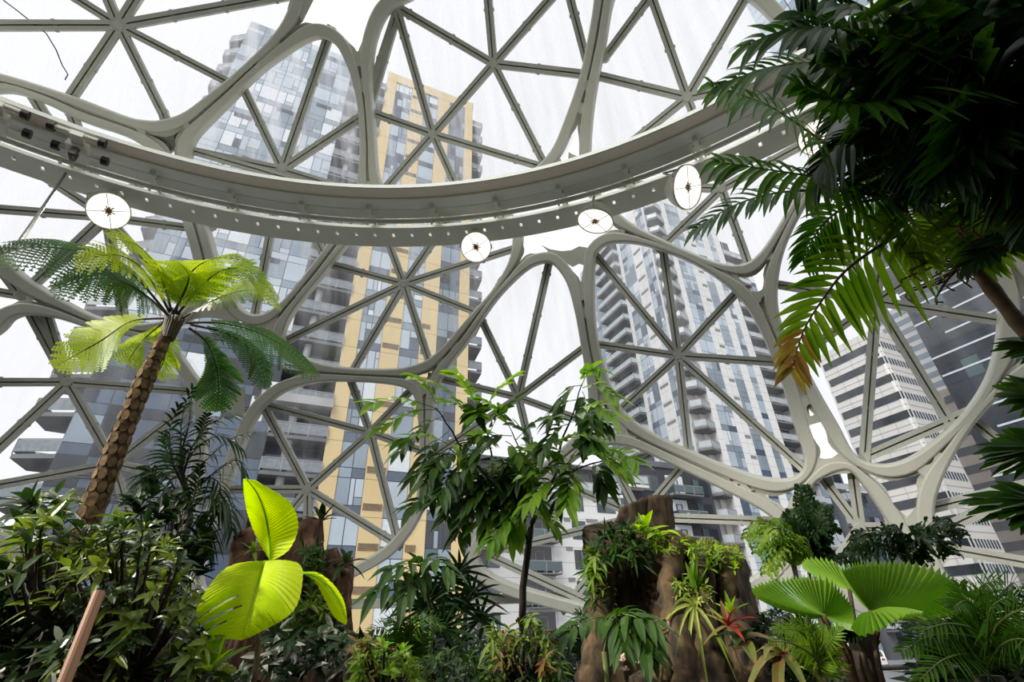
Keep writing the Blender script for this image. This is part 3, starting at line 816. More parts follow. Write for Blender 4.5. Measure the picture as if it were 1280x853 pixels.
# balcony bays: dark recess and slab per floor
mb = MB(); dk = MB()
for i in range(23):
    z = zb0+FH*i
    for c in range(4): B.panel(mb, 'left', 10.5+1.7*c, 12.1+1.7*c, z+0.1, z+2.6, 0.03, (0, 1, 0, 2)[(i+c) % 4])
    for c in range(3): B.panel(mb, 'front', 15.7+1.6*c, 17.2+1.6*c, z+0.1, z+2.6, -1.85, (0, 1, 0)[(i+c) % 3])
mb.build('recess_window', ['glass_dark', 'glass_blue', 'glass_teal'], B.o)
for i in range(24):
    z = zb0+FH*i+2.72
    if z > ZB-2: break
    B.balcony([(2.6, 1.6), (0.1, 1.6), (-0.75, 0.4), (0.35, -0.85), (2.6, -0.1)], z-0.15, 0.3, slab='slab_grey', skip=(0, 4))
    B.balcony([(0.0, 10.4), (0.0, 17.2), (-1.3, 17.2), (-1.3, 10.4)], z, 0.25, skip=(0,))
    if z < ZB-7: B.balcony([(15.7, 1.9), (15.7, -0.2), (20.5, -0.2), (20.5, 1.9)], z, 0.25, skip=(0, 2, 3))

# ---- the banded office block
Cc = Bld('office_block', 'pale stone office block with dark ribbon windows turning a rounded corner', 76.0, 90.26)
ZC = 53.6
Cc.rx = 9.3
Cc.wall('core', [((0.05, 0.05, GROUND), (9.3, 12.9, ZC))], 'stone_pale')
mb = MB(); jt = MB()
fhc = 3.9
k = 0
z = ZC-2.6
wn = MB(); sl = MB(); ln = MB()
while z > GROUND+2:
    Cc.fb(wn, 'left', 0.25, 12.4, z-1.55, z, 0.0, 0.06, k % 2)
    Cc.fb(wn, 'front', 0.0, 0.5, z-1.55, z, 0.0, 0.06, k % 2)
    for q in range(8): Cc.fb(sl, 'front', 1.3+q*0.95, 1.75+q*0.95, z-1.5, z-0.1, 0.0, 0.06)
    Cc.fb(ln, 'left', 0.0, 12.9, z+1.1, z+1.16, 0.0, 0.03); Cc.fb(ln, 'front', 0.0, 9.3, z+1.1, z+1.16, 0.0, 0.03)
    for q in (3.2, 6.4, 9.6): Cc.fb(ln, 'left', q, q+0.06, z, z+fhc-1.55, 0.0, 0.03)
    z -= fhc; k += 1
wn.build('ribbon_window', ['glass_dark', 'glass_dark'], Cc.o)
sl.build('slit_window', 'glass_blue', Cc.o)
ln.build('stone_joint', 'white_joint', Cc.o)
mb = MB(); mb.tube([(0.55, 0.55, GROUND), (0.55, 0.55, ZC)], 0.6, 16); mb.build('rounded_corner', 'stone_pale', Cc.o, smooth=True)

# ---- the dark glass skyscraper
D = Bld('skyscraper', 'huge dark glass skyscraper with thin white stripes at the right', 85.9, 90.8)
D.rx = 40
D.wall('core', [((0.05, -70, GROUND), (40, -0.05, 190))], 'glass_dark')
mb = MB(); rr = random.Random(5)
y = -70.0
while y < -0.3:
    z = GROUND
    while z < 70:
        D.panel(mb, 'left', y+0.05, min(y+2.9, -0.02), z+0.1, z+3.9, 0.02, rr.choices((0, 1, 2), (24, 1, 0.4))[0]); z += 4.0
    y += 3.0
mb.build('dark_glazing', ['glass_dark', 'glass_teal', 'glass_blue'], D.o)
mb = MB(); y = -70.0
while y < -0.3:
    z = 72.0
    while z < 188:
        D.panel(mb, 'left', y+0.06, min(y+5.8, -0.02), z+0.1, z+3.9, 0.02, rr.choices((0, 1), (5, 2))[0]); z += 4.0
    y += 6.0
mb.build('sky_reflection_glazing', ['glass_pale', 'glass_mid'], D.o)  # sky reflection on the upper floors, put into the pane colour
for i, z in enumerate([14, 22, 30, 34, 42, 46, 50, 54, 58, 62, 66, 69.5, 71.5]):
    mb = MB(); a = -1.0*(i*53 % 17) if i % 3 == 1 else 0
    ln_ = 10 + (i*31 % 23)
    D.fb(mb, 'left', max(-69, -0.2-a*0-ln_-(i*7 % 5)*3), -0.05 if i % 2 else -0.3-(i % 4)*2.0, z, z+(0.7 if i == 12 else 0.35), 0.02, 0.15)
    mb.build('light_stripe', 'stripe_white', D.o)

# ---- the stone tower between office and skyscraper
S = Bld('office_tower', 'tan stone tower with a pale stepped top squeezed between office block and dark skyscraper', 101.9, 110.1)
S.rx = 20
S.wall('core', [((0.05, -8, GROUND), (20, 8, 47.5))], 'stone_tan')
S.wall('upper_wall', [((0.35, -8, 47.5), (20, 6, 72.0))], 'white_panel')
mb = MB(); z = GROUND+4
while z < 46: S.fb(mb, 'left', -8, 7.6, z, z+1.7, 0.0, 0.06); z += 4.0
mb.build('ribbon_window', 'glass_dark', S.o)
mb = MB(); z = 48.5
while z < 71: S.fb(mb, 'left', -8, 5.4, z, z+1.3, -0.35, -0.25); z += 2.6
mb.build('upper_window', 'glass_mid', S.o)

# ---- low white block and the dark block joined to it
Kb = Bld('apartment_block', 'low white block with small glass balconies behind the slender tree', 5.74, 53.69)
Kb.rx = 7.0; ZK = 12.9
Kb.wall('core', [((-11.5, 0.05, GROUND), (6.2, 14, ZK))], 'white_panel')
Kb.cladding('front', [(-11.5, 6.2)], GROUND+0.2, ZK, 2.8, ['white_panel', 'white_joint'], hz=2)
Kb.wall('upper_storey', [((-9.5, 2.6, ZK), (6.0, 14, ZK+3.6)), ((-9.9, 1.8, ZK+3.3), (6.4, 14, ZK+3.7)), ((-1.0, 1.5, ZK), (-0.5, 1.9, ZK+3.4)), ((5.2, 1.5, ZK), (5.7, 1.9, ZK+3.4))], 'slab_grey')
Kb.wall('cornice', [((-11.6, -0.5, ZK-0.25), (6.3, 2.6, ZK+0.05))], 'white_panel')
mb = MB()
for i in range(9): Kb.fb(mb, 'front', -9.3+i*1.7, -7.75+i*1.7, ZK+0.2, ZK+2.9, -2.58, -2.5)
mb.build('upper_window', 'glass_dark', Kb.o)
Kb.balcony([(-11.5, 0.4), (-11.5, -0.4), (6.2, -0.4), (6.2, 0.4)], ZK, 0.08, slab='white_panel', skip=(0, 2, 3))
for fl_ in range(6):
    z = GROUND+0.5+2.8*fl_
    for a, b in ((-10.6, -8.4), (-0.3, 1.3), (3.0, 5.3)):
        mb = MB(); Kb.fb(mb, 'front', a, b, z+0.5, z+2.3, 0.10, 0.14, 0)
        q = a+(b-a)*0.42; Kb.fb(mb, 'front', q, b-0.05, z+0.55, z+2.25, 0.14, 0.16, 1)
        Kb.fb(mb, 'front', q-0.04, q+0.04, z+0.5, z+2.3, 0.16, 0.18, 2)
        mb.build('window', ['glass_dark', 'glass_teal', 'frame_dark'], Kb.o)
    for a, b in ((-5.9, -2.6),):
        mb = MB(); Kb.fb(mb, 'front', a, b-0.3, z+0.0, z+2.45, 0.10, 0.13, 0)
        Kb.fb(mb, 'front', a+1.2, a+2.2, z+0.0, z+2.1, 0.13, 0.16, 1); Kb.fb(mb, 'front', a+1.3, a+2.1, z+0.1, z+2.0, 0.16, 0.17, 0)
        mb.build('balcony_door', ['glass_dark', 'louvre_grey'], Kb.o)
        Kb.balcony([(a, -0.1), (a, -1.5), (b, -1.5), (b, -0.1)], z-0.12, 0.14, rail_h=1.0, skip=(3,), glass='glass_teal')
    Kb.louvres('front', -1.2-0.0, -0.45, [z+2.2], 0.4, 'louvre_grey')
    Kb.louvres('front', 1.45, 2.85, [z+2.2], 0.4, 'louvre_grey')

Kd = Bld('apartment_block', 'dark brick block with white framed balcony doors behind the mossy stump', 5.74+6.4*math.cos(GRID)+1.5*math.sin(GRID)*-1, 53.69+6.4*math.sin(GRID)+1.5*math.cos(GRID))
Kd.rx = 17.5
Kd.wall('core', [((0, 0.05, GROUND), (15.2, 12, 17.6))], 'brick_dark')
Kd.wall('parapet', [((-0.1, -0.15, 17.3), (15.3, 0.2, 18.0))], 'panel_grey')
for fl_ in range(7):
    z = GROUND+0.5+2.9*fl_
    for a, b in ((0.5, 2.6), (4.7, 6.9), (12.2, 14.6)):
        mb = MB(); Kd.fb(mb, 'front', a, b, z+0.4, z+2.3, 0.0, 0.06, 0); Kd.fb(mb, 'front', a+0.1, a+(b-a)*0.4, z+0.45, z+2.25, 0.06, 0.08, 1)
        mb.build('window', ['glass_dark', 'glass_teal'], Kd.o)
    a, b = 8.0, 10.6
    mb = MB(); Kd.fb(mb, 'front', a, b, z-0.1, z+2.5, 0.0, 0.10, 0); Kd.fb(mb, 'front', a+0.8, b-0.8, z, z+2.0, 0.10, 0.13, 1); Kd.fb(mb, 'front', a+1.0, b-1.0, z+0.1, z+1.9, 0.13, 0.14, 2)
    mb.build('balcony_door', ['blind_white', 'frame_dark', 'glass_pale'], Kd.o)
    Kd.balcony([(a-0.1, 0), (a-0.1, -1.5), (b+1.6, -1.5), (b+1.6, 0)], z-0.15, 0.16, rail_h=1.0, skip=(3,), glass='glass_teal')
Kd.balcony([(0.0, 0.0), (0.0, -1.4), (4.2, -1.4), (4.2, 0.0)], 14.2, 0.3, skip=(3,), slab='white_panel')

# ---- grey panelled block further down the street
N = Bld('office_block', 'low grey panelled block between the dark brick block and the pale stone office', 54.5, 77.8)
N.rx = 0.0
N.wall('core', [((-9.0, 0.05, GROUND), (-0.2, 16, 17.0)), ((-9.0, 2.5, 17.0), (-2.5, 16, 20.8))], 'panel_grey')
pn = ['panel_grey', 'glass_blue', 'glass_dark', 'glass_mid']
N.glazing('front', -7.2, -0.2, GROUND+0.4, 16.6, 3.4, pn, ((8, 1, 1, 0), (2, 3, 4, 2)), 6, seed=21, spand=1.4)
mb = MB()
for i in range(3): mb.box((-8.8+i*2.1, 2.42, 17.8), (-7.2+i*2.1, 2.48, 20.3))
mb.build('upper_window', 'glass_dark', N.o)
N.balcony([(-8.9, 0.2), (-8.9, -0.1), (-0.2, -0.1), (-0.2, 0.2)], 16.8, 0.1, skip=(0, 2, 3))
for i in range(6): N.balcony([(-8.9, 0.0), (-8.9, -1.3), (-7.3, -1.3), (-7.3, 0.0)], GROUND+3+i*3.2, 0.2, skip=(3,))

# ---- street: kerb, cars
tag(g and MB() and (lambda mb: (mb.box((8, 30, GROUND), (200, 36, GROUND+0.14)), mb.build('ground_sidewalk', 'pavement'))[1])(MB()), 'pale sidewalk across the street', 'sidewalk', kind='structure')
solid('car_paint', (0.72, 0.74, 0.76), rough=0.25, spec=0.6)
solid('rubber', (0.02, 0.02, 0.02), rough=0.8)
solid('tail_red', (0.5, 0.02, 0.02), rough=0.3)
def car(px, rz, label, t=None):
    d = ray(*px); p = d*(GROUND/d.z)
    p = p if t is None else Vector((d.x, d.y, 0)).normalized()*t + Vector((0, 0, GROUND))
    c = thing('car', label, 'car', (p.x, p.y, GROUND), rz)
    prof = [(-2.1, 0.35), (-2.15, 0.75), (-1.95, 0.95), (-1.5, 1.0), (-1.0, 1.5), (0.6, 1.55), (1.3, 1.02), (2.0, 0.88), (2.15, 0.6), (2.1, 0.3)]
    mb = MB(); rows = []
    for y, ins in ((-0.86, 0.12), (-0.8, 0.0), (0.8, 0.0), (0.86, 0.12)):
        rows.append([Vector((x*(1-ins*0.1), y*(0.86 if zz > 1.2 else 1), zz-ins*(0.1 if zz > 0.5 else -0.1))) for x, zz in prof])
    mb.loop_sweep(rows); mb.build('body', 'car_paint', c)
    mb = MB()
    for sg in (-1, 1):
        y = sg*0.80
        mb.add([(-1.35, y*1.04, 1.05), (1.0, y*1.04, 1.05), (0.5, y*0.92, 1.46), (-0.95, y*0.92, 1.44)], [(0, 1, 2, 3)])
    mb.add([(-1.55, -0.7, 1.05), (-1.55, 0.7, 1.05), (-1.07, 0.62, 1.46), (-1.07, -0.62, 1.46)], [(0, 1, 2, 3)])
    mb.add([(1.28, -0.7, 1.06), (1.28, 0.7, 1.06), (0.72, 0.62, 1.50), (0.72, -0.62, 1.50)], [(0, 1, 2, 3)])
    mb.build('window_glass', 'glass_dark', c)
    for x in (-1.3, 1.3):
        for sg in (-1, 1):
            mb = MB(); mb.tube([(x, sg*0.70, 0.32), (x, sg*0.90, 0.32)], 0.32, 16); mb.build('wheel', 'rubber', c)
    mb = MB()
    for sg in (-1, 1): mb.box((-2.17, sg*0.6-0.15, 0.7), (-2.05, sg*0.6+0.15, 0.88))
    mb.build('tail_lamp', 'tail_red', c)
car((1097, 829), R(60), 'white car on the street seen below the big fan palm leaf', 74)

# ------------------------------------------------------------------ planting: shared builders
leaf('fern_backlit', (0.24, 0.36, 0.010), (0.42, 0.50, 0.02), trans=0.55, scale=1.5)  # backlit fronds: their glow is put into the leaf colour
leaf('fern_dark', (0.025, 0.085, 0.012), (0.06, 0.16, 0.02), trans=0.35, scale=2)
leaf('palm_green', (0.014, 0.058, 0.004), (0.05, 0.125, 0.010), trans=0.40, scale=1.3, rough=0.35)
leaf('palm_yellow', (0.13, 0.20, 0.012), (0.26, 0.30, 0.03), trans=0.5, scale=2)
leaf('palm_mid', (0.06, 0.15, 0.008), (0.15, 0.25, 0.02), trans=0.45, scale=2)
leaf('palm_dry', (0.16, 0.07, 0.02), (0.25, 0.20, 0.03), trans=0.4, scale=6)
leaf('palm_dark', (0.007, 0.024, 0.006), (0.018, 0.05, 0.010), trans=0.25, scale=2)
leaf('lime_leaf', (0.42, 0.58, 0.005), (0.55, 0.68, 0.012), trans=0.45, scale=1.2, rough=0.55, spec=0.2)
leaf('lime_small', (0.24, 0.44, 0.015), (0.38, 0.58, 0.03), trans=0.45, scale=4)
leaf('shrub_leaf', (0.065, 0.12, 0.007), (0.18, 0.235, 0.028), trans=0.3, scale=5, rough=0.3, spec=0.5)
leaf('curly_leaf', (0.07, 0.17, 0.012), (0.24, 0.36, 0.035), trans=0.35, scale=9)
leaf('shrub_dark', (0.011, 0.03, 0.005), (0.03, 0.062, 0.01), trans=0.25, scale=5, rough=0.35, spec=0.4)
leaf('tree_leaf', (0.08, 0.20, 0.012), (0.21, 0.35, 0.03), trans=0.45, scale=2.5)
leaf('tree_dark', (0.016, 0.052, 0.006), (0.04, 0.095, 0.010), trans=0.35, scale=3)
leaf('fan_leaf', (0.10, 0.24, 0.015), (0.23, 0.40, 0.03), trans=0.4, scale=1.6, rough=0.4)
leaf('fan_bright', (0.18, 0.36, 0.03), (0.30, 0.48, 0.06), trans=0.45, scale=2)
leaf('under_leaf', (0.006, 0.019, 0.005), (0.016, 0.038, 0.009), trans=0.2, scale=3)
leaf('moss_leaf', (0.06, 0.12, 0.01), (0.16, 0.24, 0.02), trans=0.3, scale=8)
leaf('croton_leaf', (0.10, 0.11, 0.015), (0.17, 0.075, 0.02), trans=0.3, scale=5)
leaf('strap_leaf', (0.22, 0.30, 0.04), (0.36, 0.42, 0.10), trans=0.4, scale=3)
leaf('red_leaf', (0.32, 0.02, 0.02), (0.22, 0.015, 0.02), trans=0.3, scale=6)
leaf('bromeliad_leaf', (0.08, 0.13, 0.02), (0.20, 0.10, 0.04), trans=0.2, scale=9)
leaf('silver_leaf', (0.05, 0.06, 0.045), (0.30, 0.30, 0.24), trans=0.1, scale=14)
solid('stem_brown', (0.045, 0.025, 0.012), (0.10, 0.06, 0.03), rough=0.8, scale=8)
solid('stem_dark', (0.02, 0.014, 0.008), (0.045, 0.03, 0.018), rough=0.8, scale=8)
solid('stem_green', (0.07, 0.11, 0.02), (0.12, 0.15, 0.03), rough=0.6, scale=6)
solid('rachis_dark', (0.05, 0.028, 0.012), (0.08, 0.05, 0.02), rough=0.6, scale=6)
solid('rachis_pale', (0.22, 0.24, 0.07), (0.30, 0.29, 0.10), rough=0.6, scale=6)
solid('fern_bark', (0.05, 0.028, 0.014), (0.11, 0.065, 0.03), rough=0.9, scale=12, bump=0.5)
solid('leaf_scar', (0.10, 0.058, 0.026), (0.30, 0.19, 0.085), rough=0.85, scale=14, bump=0.4)
solid('stump_bark', (0.014, 0.009, 0.005), (0.095, 0.06, 0.026), rough=0.95, scale=6, bump=1.0, lo=0.36, hi=0.68, stretch=(2.2, 2.2, 0.8))
solid('stump_red', (0.05, 0.024, 0.014), (0.17, 0.088, 0.052), rough=0.95, scale=6.0, bump=1.0, lo=0.36, hi=0.68, stretch=(2.2, 2.2, 0.7))
solid('moss', (0.06, 0.075, 0.012), (0.19, 0.20, 0.03), rough=1.0, scale=14, bump=0.8)
solid('bamboo', (0.25, 0.115, 0.055), (0.33, 0.165, 0.085), rough=0.6, scale=5, stretch=(1, 1, 0.15))
solid('fruit_strand', (0.075, 0.022, 0.012), (0.12, 0.035, 0.02), rough=0.7, scale=20)
solid('flower_pink', (0.65, 0.42, 0.40), (0.75, 0.58, 0.52), rough=0.7)

PROF = {'lance': lambda t: math.sin(math.pi*min(1, t*0.97+0.03))**0.8*(1.15-0.35*t),
        'strap': lambda t: min(1, 0.35+t*4)*(1-max(0, t-0.45)/0.55*1.0)**0.7 if t < 1 else 0.02,
        'palm': lambda t: min(1, 0.3+t*3.5)*(1-0.1*t) if t < 0.62 else max(0.05, 0.94-2.2*(t-0.62)),
        'ovate': lambda t: math.sin(math.pi*min(1, t**0.75))**0.75,
        'spoon': lambda t: math.sin(math.pi*min(1, t**1.35*0.98+0.02))**0.9,
        'pin': lambda t: 1-t**1.5}

def blade(mb, base, d, nrm, L, w, droop=0.0, segs=4, prof='lance', fold=0.2, mi=0, curl=0.0, wave=0.0):
    d = d.normalized(); pf = PROF[prof]; rows = []
    side = d.cross(nrm)
    if side.length < 1e-4: side = d.cross(Vector((0.3, 0.5, 0.8)))
    side.normalize(); n0 = side.cross(d)
    for i in range(segs+1):
        t = i/segs
        p = base + d*(L*t) + Vector((0, 0, -1))*(droop*L*t*t) + n0*(curl*L*t*t)
        ww = max(0.02, pf(t))*w*0.5
        up = n0*(fold*ww + (math.sin(i*2.4)*wave*w if wave else 0))
        rows.append([p - side*ww + up, p, p + side*ww + up])
    mb.strip(rows, mi)

def path(pts, n):
    """evenly spaced points along a smooth curve through pts"""
    c = [Vector(p) for p in catmull([tuple(p) for p in pts], 10, closed=False)]
    ln = [0.0]
    for a, b in zip(c, c[1:]): ln.append(ln[-1] + (b-a).length)
    out = []; j = 0
    for i in range(n+1):
        s = ln[-1]*i/n
        while j < len(c)-2 and ln[j+1] < s: j += 1
        f = (s-ln[j])/max(1e-9, ln[j+1]-ln[j]); out.append(c[j].lerp(c[j+1], min(1, f)))
    return out

def frame_at(P, i, cam_w=0.6, z_w=0.6):
    t = (P[min(i+1, len(P)-1)] - P[max(i-1, 0)]).normalized()
    n = (-P[i].normalized())*cam_w + Vector((0, 0, 1))*z_w
    s = t.cross(n)
    if s.length < 1e-3: s = t.cross(Vector((1, 0, 0)))
    s.normalize(); return t, s, s.cross(t)

def px3(pts): return [W(*p) for p in pts]

def frond(parent, pts, pairs, lmax, wid, mats, name='frond', prof='palm', t0=0.12, ang=(75, 25), droop=0.35, cam_w=0.6, z_w=0.6,
          rad=0.018, shape=None, fold=0.25, lift=0.1, segs=4, seed=0, jit=0.12, tips=None):
    """feather leaf: rachis through pts with pairs of leaflets; mats = (leaflet, rachis[, dry tip])"""
    rr = random.Random(seed); N = pairs*2
    P = path(pts, N); mb = MB()
    mb.tube(P, [rad*(1-0.8*i/N) for i in range(N+1)], 6, 1)
    shape = shape or (lambda t: min(1, 0.45+2.2*t)*(1-0.62*max(0, t-0.35)/0.65))
    for i in range(int(N*t0), N+1):
        t = i/N; tt, ss, nn = frame_at(P, i, cam_w, z_w)
        for sg in (-1, 1):
            if i % 2 == (0 if sg > 0 else 1) and i < N: continue
            a = R(ang[0] + (ang[1]-ang[0])*t + rr.uniform(-6, 6))
            d = tt*math.cos(a) + ss*(sg*math.sin(a)) + nn*(lift + rr.uniform(-jit, jit))
            L = lmax*shape(t)*rr.uniform(0.88, 1.08)
            mi = 0
            if tips and t > tips and rr.random() < (t-tips)/(1-tips)*1.3: mi = 2
            blade(mb, P[i], d, nn + ss*(0.25*sg), L, wid*rr.uniform(0.85, 1.1), droop*rr.uniform(0.7, 1.3), segs, prof, fold, mi)
    return mb.build(name, list(mats), parent, local=False)

def fern_frond(parent, pts, pinnae, lmax, mats, seed=0, droop=0.25, cam_w=0.6, z_w=0.6, pin=0.05, rad=0.016, t0=0.2, per=15, name='frond', wid=0.42):
    """twice-feathered fern frond"""
    rr = random.Random(seed); P = path(pts, pinnae); mb = MB()
    mb.tube(P, [rad*(1-0.85*i/pinnae) for i in range(pinnae+1)], 6, 1)
    for i in range(int(pinnae*t0), pinnae+1):
        t = i/pinnae; tt, ss, nn = frame_at(P, i, cam_w, z_w)
        sh = min(1, 0.4+2.0*(t-t0+0.02))*(1-0.9*max(0, t-0.5)/0.5)**0.8 if t < 1 else 0.08
        for sg in (-1, 1):
            a = R(78-28*t + rr.uniform(-5, 5)); L = lmax*max(0.07, sh)*rr.uniform(0.9, 1.06)
            d = (tt*math.cos(a) + ss*(sg*math.sin(a)) + nn*0.06).normalized()
            m_ = max(4, int(per*max(0.3, sh)))
            s2 = d.cross(nn).normalized(); pl = pin*(0.6+0.6*sh)
            prev = P[i]
            mr = [P[i] + d*(L*u) + Vector((0, 0, -droop*L*u*u)) for u in (0, .25, .5, .75, 1)]
            mb.strip([[q_ - s2*0.004, q_ + s2*0.004] for q_ in mr], 0)
            for q in range(1, m_+1):
                u = q/m_; c = P[i] + d*(L*u) + Vector((0, 0, -droop*L*u*u))
                ax = (c-prev).normalized(); prev = c
                for s3 in (-1, 1):
                    dd = (s2*s3*0.9 + ax*0.45).normalized(); ln = pl*(1-0.75*u**1.6); wv = ax*(L/m_*wid)
                    b0 = c - ax*(L/m_*0.5)
                    mb.add([b0-wv*0.6, b0+dd*ln*0.55-wv, b0+dd*ln, b0+dd*ln*0.55+wv*0.9, b0+wv*0.6], [(0, 1, 2, 3, 4)], 0)
    return mb.build(name, list(mats), parent, local=False)

def limb(parent, pts, r0, r1, mat, name='stem', n=14, k=8, wob=0.0, seed=0):
    rr = random.Random(seed); P = path(pts, n)
    if wob: P = [p + Vector((rr.uniform(-wob, wob), rr.uniform(-wob, wob), 0)) for p in P]
    mb = MB(); mb.tube(P, [r0 + (r1-r0)*i/n for i in range(n+1)], k)
    return mb.build(name, mat, parent, smooth=True, local=False)

def ground_under(p, z=-1.6): return Vector((p.x, p.y, z))

def loft_leaf(parent, mid, left, rgt, mats, name='leaf', n=28, cross=9, pleat=0.006, bulge=0.05, slits=(), rake=0.24):
    """broad pleated blade spread between a midrib and its two edges (lists of (px, py, distance))"""
    M_, L_, R_ = (path(px3(q), n) for q in (mid, left, rgt)); mb = MB()
    Lx, Rx = path(px3(left), n*4), path(px3(rgt), n*4)
    for sgn, E4 in ((0, Lx), (1, Rx)):
        E = [E4[min(4*n, int(round(4*n*(i/n + rake*min(1, 3*i/n)*(1-i/n)))))] for i in range(n+1)]
        rows = []
        for i in range(n+1):
            row = []
            out = (E[i]-M_[i]); tt = (M_[min(i+1, n)]-M_[max(i-1, 0)])
            nn = out.cross(tt); nn = nn.normalized() if nn.length > 1e-6 else Vector((0, 0, 1))
            if sgn: nn = -nn
            for j in range(cross+1):
                u = j/cross
                row.append(M_[i] + out*u + nn*(bulge*out.length*math.sin(math.pi*u) + pleat*(1 if i % 2 else -1)*min(1, u*3)))
            rows.append(row)
        vs = [p for r_ in rows for p in r_]; fs = []
        for i in range(n):
            for j in range(cross):
                if any(sgn == s_ and i == a and j >= b for s_, a, b in slits): continue
                q = i*(cross+1)+j; fs.append((q, q+1, q+cross+2, q+cross+1))
        mb.add(vs, fs, 0)
    mb.tube(M_, [0.008*(1-0.7*i/n) for i in range(n+1)], 6, 1)
    return mb.build(name, list(mats), parent, local=False)

def fan_leaf(parent, hub, rim, spokes, mats, pleat=0.012, bulge=0.08, steps=6, teeth=0.05, name='leaf', seed=0):
    rr = random.Random(seed); H = W(*hub); E = path(px3(rim), spokes*2); mb = MB(); rows = []
    c = sum(E, Vector())/len(E); nn = (E[0]-H).cross(E[-1]-H)
    if nn.length < 1e-5: nn = Vector((0, 0, 1))
    nn.normalize()
    if nn.dot(-H) < 0: nn = -nn
    for i, e in enumerate(E):
        d = e-H; tip = 1.0 + rr.uniform(-0.012, 0.012) - (teeth if i % 2 == 0 else 0)
        rows.append([H + d*(tip*j/steps) + nn*(bulge*d.length*math.sin(math.pi*j/steps*0.9) + pleat*(1 if i % 2 else -1)*(j/steps)**0.55) for j in range(steps+1)])
    mb.strip(rows, 0)
    return mb.build(name, list(mats), parent, local=False)

def whorl(mb, p, axis, n, L, w, rr, mi=0, tilt=(20, 75), droop=0.3, prof='ovate', segs=4, fold=0.25):
    axis = axis.normalized(); x = axis.cross(Vector((0.2, 0.7, 0.4))).normalized(); y = axis.cross(x)
    o = rr.uniform(0, 6.28)
    for q in range(n):
        a = o + q*2.399; e = R(rr.uniform(*tilt))
        d = axis*math.cos(e) + (x*math.cos(a) + y*math.sin(a))*math.sin(e)
        m_ = mi if not isinstance(mi, (tuple, list)) else rr.choice(mi)
        blade(mb, p + axis*(0.01*q), d, axis, L*rr.uniform(0.7, 1.15), w*rr.uniform(0.8, 1.15), droop*rr.uniform(0.3, 1.4), segs, prof, fold, m_)

def plant(name, label, cat, x, y, d, group=None, z=-1.6):
    p = W(x, y, d); return thing(name, label, cat, (p.x, p.y, z), 0, group)

# ------------------------------------------------------------------ 1 tree fern
tf = plant('tree_fern', 'tall tree fern with a scarred slanting trunk under the leftmost floodlight', 'tree fern', 105, 665, 6.6)
tb = W(78, 730, 6.7); crown = W(217, 402, 7.4)
base = Vector((tb.x-0.25, tb.y-0.1, -1.6))
TP = path([base, tb, W(110, 650, 6.75), W(160, 525, 6.95), W(195, 445, 7.2), crown], 40)
mb = MB(); mb.tube(TP, [0.145-0.055*min(1, i/30) - (0.018 if i > 34 else 0) for i in range(41)], 16)
tr = mb.build('trunk', 'fern_bark', tf, smooth=True, local=False)
mb = MB(); rr = random.Random(3)
for i in range(4, 38):
    for q in range(8):
        t, s, n_ = frame_at(TP, i, 0.0, 0.3); a = 2*math.pi*(q+0.5*(i % 2))/8
        out_ = (s*math.cos(a) + n_*math.sin(a)).normalized(); rad = 0.145-0.055*min(1, i/30) - (0.018 if i > 34 else 0)
        sz = 0.064 if i < 24 else 0.05
        c = TP[i] + out_*(rad-0.004); u = t; v = out_.cross(t)
        ring = [c + out_*0.010 + (u*math.sin(k*math.pi/4)*sz*1.15 + v*math.cos(k*math.pi/4)*sz*0.8) for k in range(8)]
        inn = [c + out_*0.010 + (u*math.sin(k*math.pi/4)*sz*0.6 + v*math.cos(k*math.pi/4)*sz*0.4) for k in range(8)]
        cc = c + out_*0.010
        mb.add(ring + inn + [cc], [(k, (k+1) % 8, 8+(k+1) % 8, 8+k) for k in range(8)] + [(8+k, 8+(k+1) % 8, 16) for k in range(8)])
sc_ = mb.build('leaf_scars', 'leaf_scar', tf, local=False); sc_.parent = tr; sc_.matrix_parent_inverse = tr.matrix_basis.inverted()
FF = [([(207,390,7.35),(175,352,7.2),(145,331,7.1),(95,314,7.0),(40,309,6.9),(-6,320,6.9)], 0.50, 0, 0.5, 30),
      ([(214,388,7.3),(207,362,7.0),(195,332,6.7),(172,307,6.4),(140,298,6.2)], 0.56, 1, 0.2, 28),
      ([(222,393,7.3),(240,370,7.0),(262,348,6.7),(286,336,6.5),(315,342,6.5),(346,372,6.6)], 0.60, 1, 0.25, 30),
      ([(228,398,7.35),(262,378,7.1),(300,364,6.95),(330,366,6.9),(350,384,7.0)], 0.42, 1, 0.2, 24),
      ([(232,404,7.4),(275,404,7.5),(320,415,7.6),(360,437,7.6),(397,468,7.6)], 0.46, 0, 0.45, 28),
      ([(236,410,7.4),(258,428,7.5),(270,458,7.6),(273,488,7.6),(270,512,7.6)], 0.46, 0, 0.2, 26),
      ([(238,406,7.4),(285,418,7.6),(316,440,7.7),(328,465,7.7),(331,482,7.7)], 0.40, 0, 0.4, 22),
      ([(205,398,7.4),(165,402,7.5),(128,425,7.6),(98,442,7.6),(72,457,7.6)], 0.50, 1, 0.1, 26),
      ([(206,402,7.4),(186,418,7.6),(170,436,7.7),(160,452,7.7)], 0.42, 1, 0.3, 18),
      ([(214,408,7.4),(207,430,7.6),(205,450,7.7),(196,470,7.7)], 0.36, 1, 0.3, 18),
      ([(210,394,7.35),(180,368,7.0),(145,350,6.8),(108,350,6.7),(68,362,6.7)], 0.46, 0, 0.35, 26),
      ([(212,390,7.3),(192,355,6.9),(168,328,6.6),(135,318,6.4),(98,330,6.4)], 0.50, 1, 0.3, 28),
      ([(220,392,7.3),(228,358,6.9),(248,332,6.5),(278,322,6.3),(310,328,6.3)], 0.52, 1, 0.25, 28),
      ([(216,392,7.3),(230,366,6.8),(236,345,6.4),(226,330,6.1)], 0.40, 1, 0.1, 20)]
